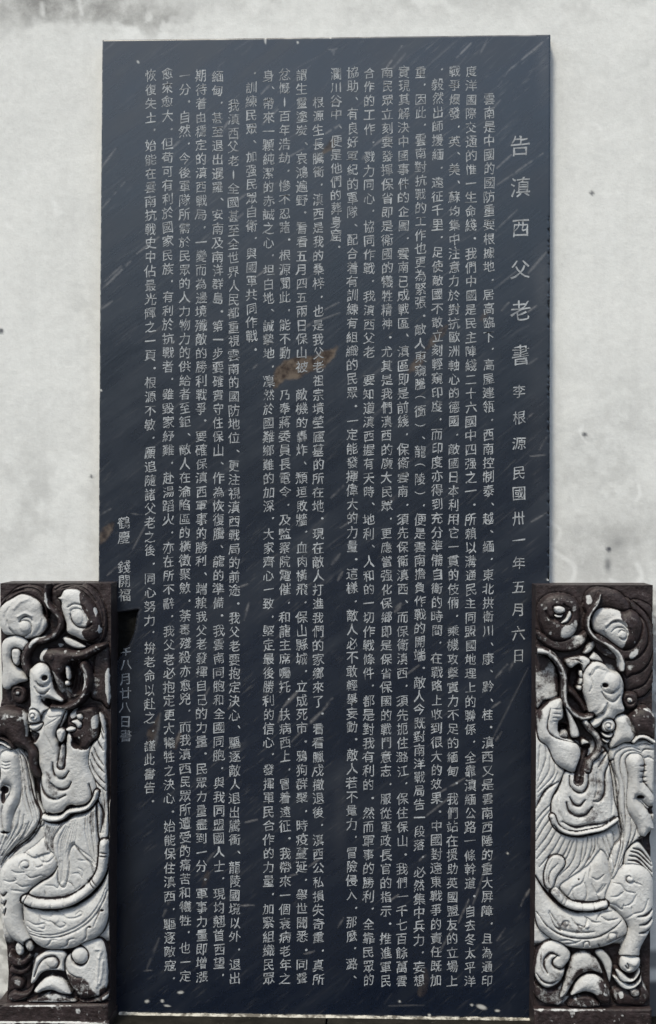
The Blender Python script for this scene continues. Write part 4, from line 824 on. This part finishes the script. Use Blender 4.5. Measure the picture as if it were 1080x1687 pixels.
R.blob('leaf', [(452, 692), (488, 620), (545, 592), (552, 640), (512, 685), (475, 702)], 13, 5, .5); R.tint([(455, 690), (500, 640), (530, 650), (500, 690)], .15, 1.5)
R.blob('leaf', [(505, 740), (525, 700), (552, 682), (600, 725), (625, 770), (570, 770)], 14, 5, .3)
R.hole(400, 930, 70, 130, 10)
R.tube('tongue', [(340, 1010), (380, 1040), (430, 1100), (470, 1170)], 6, 4, 12, .8)
R.blob('horn', [(300, 745), (360, 725), (430, 712), (480, 722), (515, 762), (490, 830), (450, 850), (420, 780), (350, 822), (310, 790)], 18, 6, .45); R.tint([(430, 720), (510, 750), (490, 820), (450, 790)], .12, 2); R.groove([(340, 740), (400, 745), (440, 770)], 1.5, 3.5, .9)
hd = R.blob('dragon_head', [(440, 1010), (428, 940), (450, 870), (480, 800), (545, 758), (625, 778), (680, 830), (755, 860), (792, 940), (792, 1020), (785, 1100), (800, 1175), (730, 1215), (700, 1280), (620, 1290), (560, 1320), (515, 1330), (500, 1270), (560, 1225), (520, 1205), (490, 1190), (470, 1100)], 25, 12, .02)
R.tint([(640, 790), (700, 800), (760, 860), (720, 870), (660, 840)], .35, 4); R.tint([(745, 880), (790, 930), (780, 980), (750, 930)], .4, 2)
R.bump(685, 925, 70, 80, 3.5); R.hole(625, 952, 24, 20, 9)
R.groove([(590, 960), (620, 1005), (680, 1018), (735, 985)], 1.4, 3, .45); R.groove([(598, 1010), (640, 1068), (700, 1088), (750, 1040)], 1.8, 4, .6); R.groove([(495, 1010), (520, 950), (500, 880), (520, 820)], 1.3, 2.2, .3)
R.ridge([(500, 850), (540, 790), (600, 790), (650, 825)], 2.2, 2.5); R.groove([(515, 870), (560, 815), (620, 830)], 1.2, 2, .3); R.groove([(520, 1240), (590, 1200), (640, 1150), (645, 1100)], 2.4, 3.5, .5); R.ridge([(530, 1215), (590, 1170), (615, 1120)], 2.2, 2.5)
for q in ([(418, 905), (445, 900), (442, 950), (408, 955)], [(400, 965), (440, 962), (435, 1008), (398, 1000)], [(415, 840), (445, 838), (445, 892), (418, 892)]): R.blob('tooth', q, 16, 3, .15, moat=1.2)
R.tube('whisker', [(66, 665), (150, 680), (220, 740), (270, 820), (292, 920), (290, 1050), (322, 1150), (385, 1205), (450, 1230), (515, 1215)], 5.5, 4.5, 22, .68, light=.3, moat=3)
R.tint([(60, 650), (110, 655), (150, 675), (110, 690), (60, 690)], .1, 2)
R.tube('whisker', [(588, 195), (565, 270), (515, 340), (490, 400), (490, 480), (540, 552), (640, 612), (728, 670), (770, 740), (772, 825)], 3.2, 4.8, 23, .80, light=.5)
R.tint([(620, 590), (730, 665), (775, 740), (780, 820), (750, 830), (740, 740), (690, 670)], .12, 1.6)
R.blob('small_scroll', [(780, 1090), (790, 1030), (845, 1015), (905, 1040), (915, 1110), (880, 1160), (820, 1160)], 14, 6, .9); R.scroll(843, 1085, 42, 1, 0.4, 1, 1.2, 3, .8); R.bump(843, 1080, 15, 15, 3); R.tint([(825, 1065), (858, 1065), (858, 1095), (828, 1095)], .3, 1)
# --- R2
R.sec(870, 1160, K)
R.blob('mane', [(40, 295), (150, 315), (250, 500), (300, 560), (245, 680), (190, 800), (195, 950), (262, 1065), (400, 1095), (560, 1085), (690, 1060), (720, 1200), (720, 1350), (600, 1550), (420, 1480), (200, 1560), (120, 1540), (40, 1480)], 14, 6, .02, ink=.4, moat=1.2, rim_=.2)
R.blob('long_hair', [(672, 420), (700, 350), (780, 315), (870, 318), (900, 300), (960, 290), (1040, 310), (1060, 400), (1050, 700), (1050, 1000), (960, 1120), (900, 1140), (820, 1240), (760, 1400), (700, 1500), (650, 1400), (700, 1200), (780, 1100), (760, 960), (745, 800), (730, 640), (700, 520)], 16, 6, .02, ink=.6)
R.blob('chest', [(430, 395), (500, 450), (560, 440), (650, 390), (672, 480), (700, 640), (720, 800), (748, 900), (742, 980), (630, 1052), (400, 1092), (262, 1055), (190, 950), (188, 800), (250, 690), (300, 560), (370, 560), (410, 470)], 18, 8, .04)
for q in ([(250, 720), (230, 850), (280, 960)], [(290, 640), (265, 780), (300, 900)], [(690, 640), (700, 780), (690, 900)], [(560, 560), (570, 680), (545, 770)]): R.groove(q, 2.2, 2.0, .2)
R.tint([(500, 500), (620, 450), (640, 700), (600, 900), (500, 1000), (380, 980), (360, 900), (480, 850), (500, 700)], .40, 8)
R.blob('lower_jaw', [(62, 90), (110, 20), (200, -50), (268, -60), (285, 30), (285, 100), (245, 140), (245, 190), (260, 230), (310, 272), (395, 312), (432, 380), (425, 480), (375, 562), (290, 535), (210, 470), (150, 340), (75, 275)], 22, 9, .03)
R.groove([(172, 20), (150, 120), (150, 200), (205, 258), (300, 290), (395, 315)], 1.3, 3.5, .85); R.tint([(66, 60), (100, 30), (110, 90), (75, 130)], .6, 3)
for y_ in (20, 60, 95, 125): R.groove([(190, y_), (225, y_ + 3), (262, y_ + 8)], .9, 2, .5)
R.hole(285, 205, 50, 38, 11); R.blob('mouth_knob', [(250, 240), (275, 208), (315, 212), (328, 262), (300, 275), (262, 262)], 16, 5, .45, moat=1)
R.blob('lip', [(300, 20), (345, 60), (400, 165), (422, 250), (380, 272), (342, 250), (330, 150)], 20, 5, .12); R.hole(395, 285, 30, 14, 5)
R.tube('chin_cord', [(468, 140), (505, 195), (565, 255), (590, 340), (560, 410), (510, 460), (488, 540)], 5.0, 4.0, 20, .55)
R.blob('drop', [(430, 300), (450, 275), (490, 295), (505, 320), (460, 330), (438, 345)], 18, 3, .15)
R.tube('slit_cord', [(470, 380), (445, 460), (420, 540), (408, 630)], 3.5, 5.5, 12, .95, moat=3); R.hole(478, 345, 45, 30, 8)
for q, w_ in (([(335, 590), (340, 670), (390, 722), (450, 725), (490, 660), (490, 560)], 2.2), ([(335, 765), (370, 825), (420, 838), (465, 790)], 2.0), ([(308, 810), (330, 885), (400, 925), (470, 915), (525, 850)], 2.6), ([(535, 800), (590, 795), (628, 720), (635, 560), (700, 450)], 2.2),
              ([(275, 972), (380, 1018), (500, 1000), (620, 985), (710, 930)], 2.6), ([(580, 510), (620, 450), (660, 400)], 1.8), ([(600, 340), (640, 370), (665, 400)], 2.0)): R.groove(q, w_, 5, .88)
R.tube('collar', [(190, 930), (225, 1010), (300, 1062), (400, 1075), (510, 1055), (620, 1030), (735, 955)], 4.2, 3.2, 19, .08, moat=2.6)
R.groove([(205, 1000), (270, 1070), (390, 1105), (510, 1090), (630, 1062), (745, 985)], 2.6, 5, .95)
for q in ([(90, 330), (82, 420), (75, 540)], [(130, 330), (140, 440), (70, 640)], [(175, 430), (160, 560), (65, 700)], [(240, 560), (195, 650), (70, 770)], [(215, 480), (200, 590), (70, 730)]): R.groove(q, 1.0, 2.4, .5)
R.groove([(245, 640), (140, 710), (90, 790), (50, 870)], 2.2, 4, .85)
for q in ([(180, 830), (110, 900), (50, 980)], [(175, 880), (110, 960), (50, 1070)], [(185, 940), (120, 1030), (55, 1140)], [(205, 1000), (140, 1110), (55, 1220)], [(235, 1040), (160, 1170), (60, 1290)], [(275, 1080), (190, 1230), (80, 1360)], [(310, 1100), (240, 1240), (130, 1370)], [(345, 1130), (300, 1240), (200, 1370), (150, 1440)],
          [(400, 1110), (395, 1210), (350, 1330), (250, 1430)], [(460, 1110), (440, 1240), (420, 1340), (330, 1440)], [(520, 1105), (525, 1200), (480, 1320), (420, 1400)], [(575, 1100), (580, 1180), (630, 1270), (680, 1370)], [(640, 1085), (690, 1230), (710, 1360)], [(380, 1120), (330, 1250), (280, 1330)], [(490, 1110), (480, 1220), (440, 1330)], [(550, 1105), (550, 1200), (500, 1300)], [(610, 1095), (640, 1190), (690, 1300)]): R.groove(q, 1.1, 2.8, .55)
for q in ([(930, 375), (850, 345), (765, 368), (712, 430), (720, 560), (752, 660), (748, 800), (765, 950), (790, 1080)], [(945, 400), (860, 375), (790, 400), (760, 460), (765, 560), (795, 680), (800, 850), (805, 1000), (790, 1150)], [(1030, 330), (960, 320), (880, 340)], [(1040, 370), (970, 365), (940, 390)], [(1040, 450), (1000, 430), (965, 440)],
          [(770, 900), (790, 1050), (780, 1200), (740, 1350)], [(850, 950), (850, 1080), (800, 1230), (740, 1380)], [(900, 1030), (870, 1120), (810, 1230)], [(740, 980), (770, 1100), (740, 1280), (690, 1430)]): R.groove(q, 1.2, 3, .6)
R.blob('foreleg', [(805, 470), (830, 415), (880, 400), (940, 420), (965, 500), (950, 620), (990, 680), (1045, 760), (1045, 830), (1000, 845), (940, 790), (900, 775), (960, 840), (1010, 900), (1045, 1010), (1045, 1040), (1005, 1055), (965, 1112), (918, 1072), (895, 1000), (830, 890), (815, 800), (830, 600)], 23, 9, .02, ink=.5)
for y_ in (497, 545, 595, 635): R.groove([(920, y_), (950, y_ + 6), (978, y_ + 2)], 1.3, 3, .8)
R.hole(930, 765, 30, 20, 8); R.hole(1022, 880, 30, 35, 8); R.hole(1010, 1150, 45, 70, 7); R.hole(950, 1110, 40, 15, 5)
R.blob('hair_fringe', [(800, 1260), (840, 1190), (905, 1140), (960, 1190), (1030, 1300), (1045, 1400), (1045, 1500), (900, 1440), (800, 1400)], 15, 6, .03)
for q in ([(870, 1200), (940, 1225), (1025, 1320)], [(850, 1225), (920, 1250), (1025, 1350)], [(840, 1262), (920, 1285), (1030, 1400)], [(830, 1300), (920, 1320), (1030, 1440)]): R.groove(q, 1.8, 4, .9)
R.blob('shoulder', [(825, 110), (900, 25), (980, 10), (1040, 60), (1065, 140), (1060, 280), (1010, 262), (950, 248), (880, 262), (840, 200)], 22, 9, .95)
R.tint([(960, 15), (1010, 30), (1045, 80), (1035, 90), (1000, 50), (950, 30)], .35, 1.2)
R.blob('shoulder', [(712, 110), (770, 72), (830, 90), (860, 160), (890, 230), (860, 302), (790, 312), (700, 355), (672, 350), (680, 270), (710, 200)], 23, 8, .05); R.tint([(815, 90), (850, 140), (890, 230), (860, 250), (835, 180), (800, 110)], .6, 3)
R.tube('hair_band', [(870, 300), (910, 262), (970, 262), (1040, 300)], 3, 3, 21, .1)
R.blob('ear_scroll', [(600, 165), (625, 115), (680, 108), (715, 150), (705, 205), (655, 222), (612, 208)], 23, 6, .06, moat=3.5); R.scroll(658, 165, 45, 1.2, 0.5, 1, 1.3, 3.2, .6); R.bump(655, 160, 18, 18, 3)
R.blob('ear_lobe', [(605, 225), (660, 238), (700, 225), (690, 262), (650, 275), (615, 258)], 20, 4, .08); R.blob('ear_lobe', [(612, 282), (655, 288), (680, 280), (662, 318), (630, 312)], 17, 4, .15)
# --- R3
R.sec(870, 1400, K)
R.blob('belly', [(40, 200), (90, 270), (160, 370), (260, 460), (380, 500), (500, 495), (580, 470), (640, 438), (740, 500), (800, 570), (825, 640), (808, 700), (700, 770), (560, 812), (400, 812), (260, 775), (130, 690), (60, 600), (40, 400)], 20, 12, .02)
R.groove([(60, 500), (150, 615), (280, 690), (430, 715), (570, 700), (690, 635), (770, 572)], 1.6, 3.2, .75); R.groove([(215, 620), (330, 655), (450, 662), (540, 655)], 1.8, 2.6, .7)
for q in ([(160, 480), (200, 540), (260, 640), (210, 610), (160, 500)], [(265, 600), (290, 570), (330, 580), (310, 615)], [(350, 545), (380, 590), (440, 610)], [(480, 540), (530, 575), (590, 575)], [(395, 600), (430, 650)], [(560, 560), (600, 500), (700, 490)], [(450, 620), (480, 560), (460, 530)], [(600, 530), (650, 560), (740, 550)]): R.groove(q, 1.3, 3, .6)
R.tint([(200, 500), (300, 520), (360, 600), (460, 620), (400, 660), (260, 640)], .42, 4); R.bump(475, 605, 22, 20, 2.5); R.bump(690, 700, 32, 32, 2.5)
for q in ([(240, 740), (310, 728), (370, 740)], [(290, 765), (370, 755), (430, 728)], [(450, 790), (455, 750), (490, 740), (505, 780)], [(575, 760), (590, 800)], [(655, 710), (670, 670), (720, 670), (730, 700), (700, 730)], [(650, 760), (740, 720), (800, 700)]): R.groove(q, 1.3, 2.8, .6)
R.blob('scaled_body', [(255, 290), (330, 220), (420, 160), (500, 100), (560, 20), (610, -20), (660, 60), (690, 200), (700, 320), (650, 440), (560, 420), (450, 430), (330, 400)], 17, 8, .02, moat=1.2, ink=.3, rim_=0)
for q in ([(325, 360), (370, 290), (440, 250), (470, 170)], [(360, 320), (380, 390), (460, 400), (480, 320), (460, 250)], [(525, 205), (570, 225), (625, 180)], [(520, 260), (560, 335), (615, 270)], [(560, 350), (610, 310), (640, 260)], [(500, 200), (510, 120)], [(560, 350), (600, 410), (650, 430)]): R.groove(q, 1.2, 2.6, .45)
R.hole(412, 222, 9, 9, 2)
R.blob('hind_leg', [(640, 330), (700, 220), (770, 120), (850, 95), (940, 115), (1010, 170), (1042, 260), (1045, 450), (1040, 600), (1000, 690), (940, 800), (925, 880), (900, 930), (780, 930), (755, 900), (780, 780), (830, 640), (795, 560), (720, 480), (640, 430)], 21, 10, .02, moat=1.0, ink=.35, rim_=.2)
R.scroll(835, 205, 46, 0.8, 0.6, 1, 1.7, 3.6, .6); R.bump(830, 205, 35, 35, 2)
for q in ([(680, 365), (740, 352), (785, 315)], [(780, 440), (850, 415), (890, 345)], [(795, 560), (870, 505), (950, 478), (990, 380)], [(640, 415), (720, 435), (770, 470), (785, 420)], [(700, 250), (760, 260), (800, 310), (880, 330)], [(870, 240), (930, 260)], [(860, 500), (850, 440)]): R.groove(q, 1.1, 2.4, .4)
for q in ([(905, 530), (960, 522), (1000, 500), (1045, 455)], [(920, 600), (980, 590), (1045, 530)], [(920, 668), (980, 662), (1035, 620)]): R.groove(q, 2.0, 4.5, .9)
R.tube('tail_coil', [(215, 330), (280, 400), (350, 440), (440, 455), (540, 455), (625, 430)], 6.5, 6.0, 21, .04, moat=3.5)
for q in ([(300, 350), (275, 385), (260, 415)], [(318, 365), (298, 400), (285, 430)], [(440, 418), (442, 450), (440, 488)], [(530, 418), (538, 450), (540, 480)]): R.groove(q, 1.0, 1.8, .5)
R.groove([(48, 200), (130, 320), (230, 430), (330, 485), (420, 502), (520, 490), (600, 458)], 2.6, 5, .95)
R.blob('hair_loop', [(125, 150), (180, 30), (270, 30), (300, 100), (230, 200), (200, 290), (150, 305), (122, 250)], 17, 4, .06); R.groove([(235, 90), (175, 160), (160, 230), (175, 285)], 1.3, 3, .5); R.groove([(190, 50), (150, 140), (140, 240)], 1.2, 2.4, .4)
R.tint([(200, 250), (290, 300), (310, 400), (240, 380), (180, 300)], .42, 5)
R.blob('wave_crest', [(43, 1010), (60, 1120), (150, 1165), (240, 1160), (310, 1080), (330, 1180), (270, 1290), (200, 1300), (120, 1280), (50, 1210)], 9, 5, .66)
R.blob('wave_crest', [(55, 920), (85, 810), (160, 745), (250, 755), (330, 815), (355, 890), (310, 960), (290, 1040), (240, 1110), (150, 1150), (85, 1110), (48, 1040)], 17, 8, .08)
R.groove([(245, 868), (180, 845), (130, 890), (122, 950), (150, 1010)], 2.4, 4.5, .85); R.groove([(235, 868), (195, 900), (200, 950), (270, 982), (330, 935), (352, 860)], 2.2, 5, .95); R.groove([(60, 1020), (110, 1080), (180, 1100), (240, 1080)], 1.8, 3.5, .8)
R.tint([(90, 840), (110, 830), (100, 940), (120, 1000), (85, 960)], .5, 2); R.tint([(160, 1010), (260, 1010), (250, 1090), (170, 1090)], .4, 4)
R.blob('crest_strip', [(550, 850), (610, 820), (660, 860), (700, 930), (702, 1000), (680, 1110), (650, 1030), (610, 930)], 12, 4, .15)
R.blob('wave_crest', [(350, 895), (400, 848), (490, 846), (560, 895), (600, 960), (620, 1030), (540, 1010), (470, 1020), (400, 1070), (345, 1150), (310, 1210), (255, 1230), (290, 1110), (320, 1000)], 15, 7, .45)
R.tint([(380, 880), (480, 860), (520, 900), (460, 960), (370, 960)], .12, 5); R.tint([(400, 990), (500, 980), (600, 1030), (480, 1020), (370, 1090)], .85, 3)
R.tint([(240, 1290), (310, 1240), (350, 1240), (290, 1300)], .2, 2)
R.blob('half_dome', [(345, 1210), (385, 1110), (450, 1040), (520, 1025), (590, 1045), (650, 1110), (685, 1200), (670, 1280), (600, 1270), (540, 1200), (470, 1180), (400, 1200)], 17, 9, .06)
R.tint([(560, 1080), (640, 1090), (690, 1200), (670, 1290), (590, 1270), (540, 1200), (600, 1160)], .75, 5); R.tint([(350, 1210), (470, 1170), (560, 1200), (480, 1190), (390, 1220)], .9, 2)
R.blob('base_ripple', [(330, 1310), (370, 1240), (450, 1210), (540, 1230), (600, 1290), (560, 1315)], 11, 5, .72); R.tint([(370, 1240), (400, 1230), (395, 1250)], .2, 1.5)
R.blob('claw', [(700, 1050), (730, 1040), (850, 1120), (930, 1060), (945, 980), (950, 1040), (935, 1110), (860, 1160), (780, 1150)], 14, 4, .25)
R.blob('claw', [(722, 1000), (745, 980), (850, 1060), (905, 1000), (910, 960), (935, 1000), (905, 1060), (850, 1095), (770, 1080)], 17, 4, .06)
R.blob('claw', [(750, 930), (770, 870), (850, 860), (925, 880), (930, 950), (880, 1005), (820, 1012), (765, 980)], 21, 7, .03); R.groove([(815, 920), (830, 950), (820, 965), (800, 940)], 2.0, 3.5, .7); R.bump(875, 910, 40, 35, 2)
R.blob('rock', [(700, 1180), (760, 1150), (850, 1170), (950, 1140), (1000, 1180), (1015, 1240), (970, 1305), (850, 1300), (740, 1290)], 9, 7, .82)
R.blob('rock_knob', [(850, 1170), (890, 1150), (930, 1170), (925, 1215), (870, 1220)], 14, 5, .55); R.tint([(760, 1190), (790, 1185), (790, 1230), (765, 1230)], .15, 2); R.tint([(700, 1150), (730, 1170), (740, 1250), (710, 1200)], .45, 3); R.tint([(940, 1060), (960, 1080), (1000, 1180), (970, 1150)], .35, 2)
R.build(right, Y_PANEL, 0)
def ln3(R):
    R.tint([(880, 1656), (960, 1656.5), (1000, 1657), (960, 1659), (885, 1658.6)], .35, 1.2)
    R.tint([(880, 1690), (900, 1682), (930, 1681), (990, 1684), (1040, 1684), (1040, 1700), (880, 1700)], .30, 3)
    R.tint([(935, 1658), (942, 1658), (944, 1668), (938, 1670)], .5, 2)
    R.groove([(1035, 1662), (1068, 1664), (1067, 1684), (1030, 1683)], .8, 1.0, 0)
plinth(right, 877.5, 1070, 1656.2, 1697.5, Y_PANEL, 14, ln3, 73)
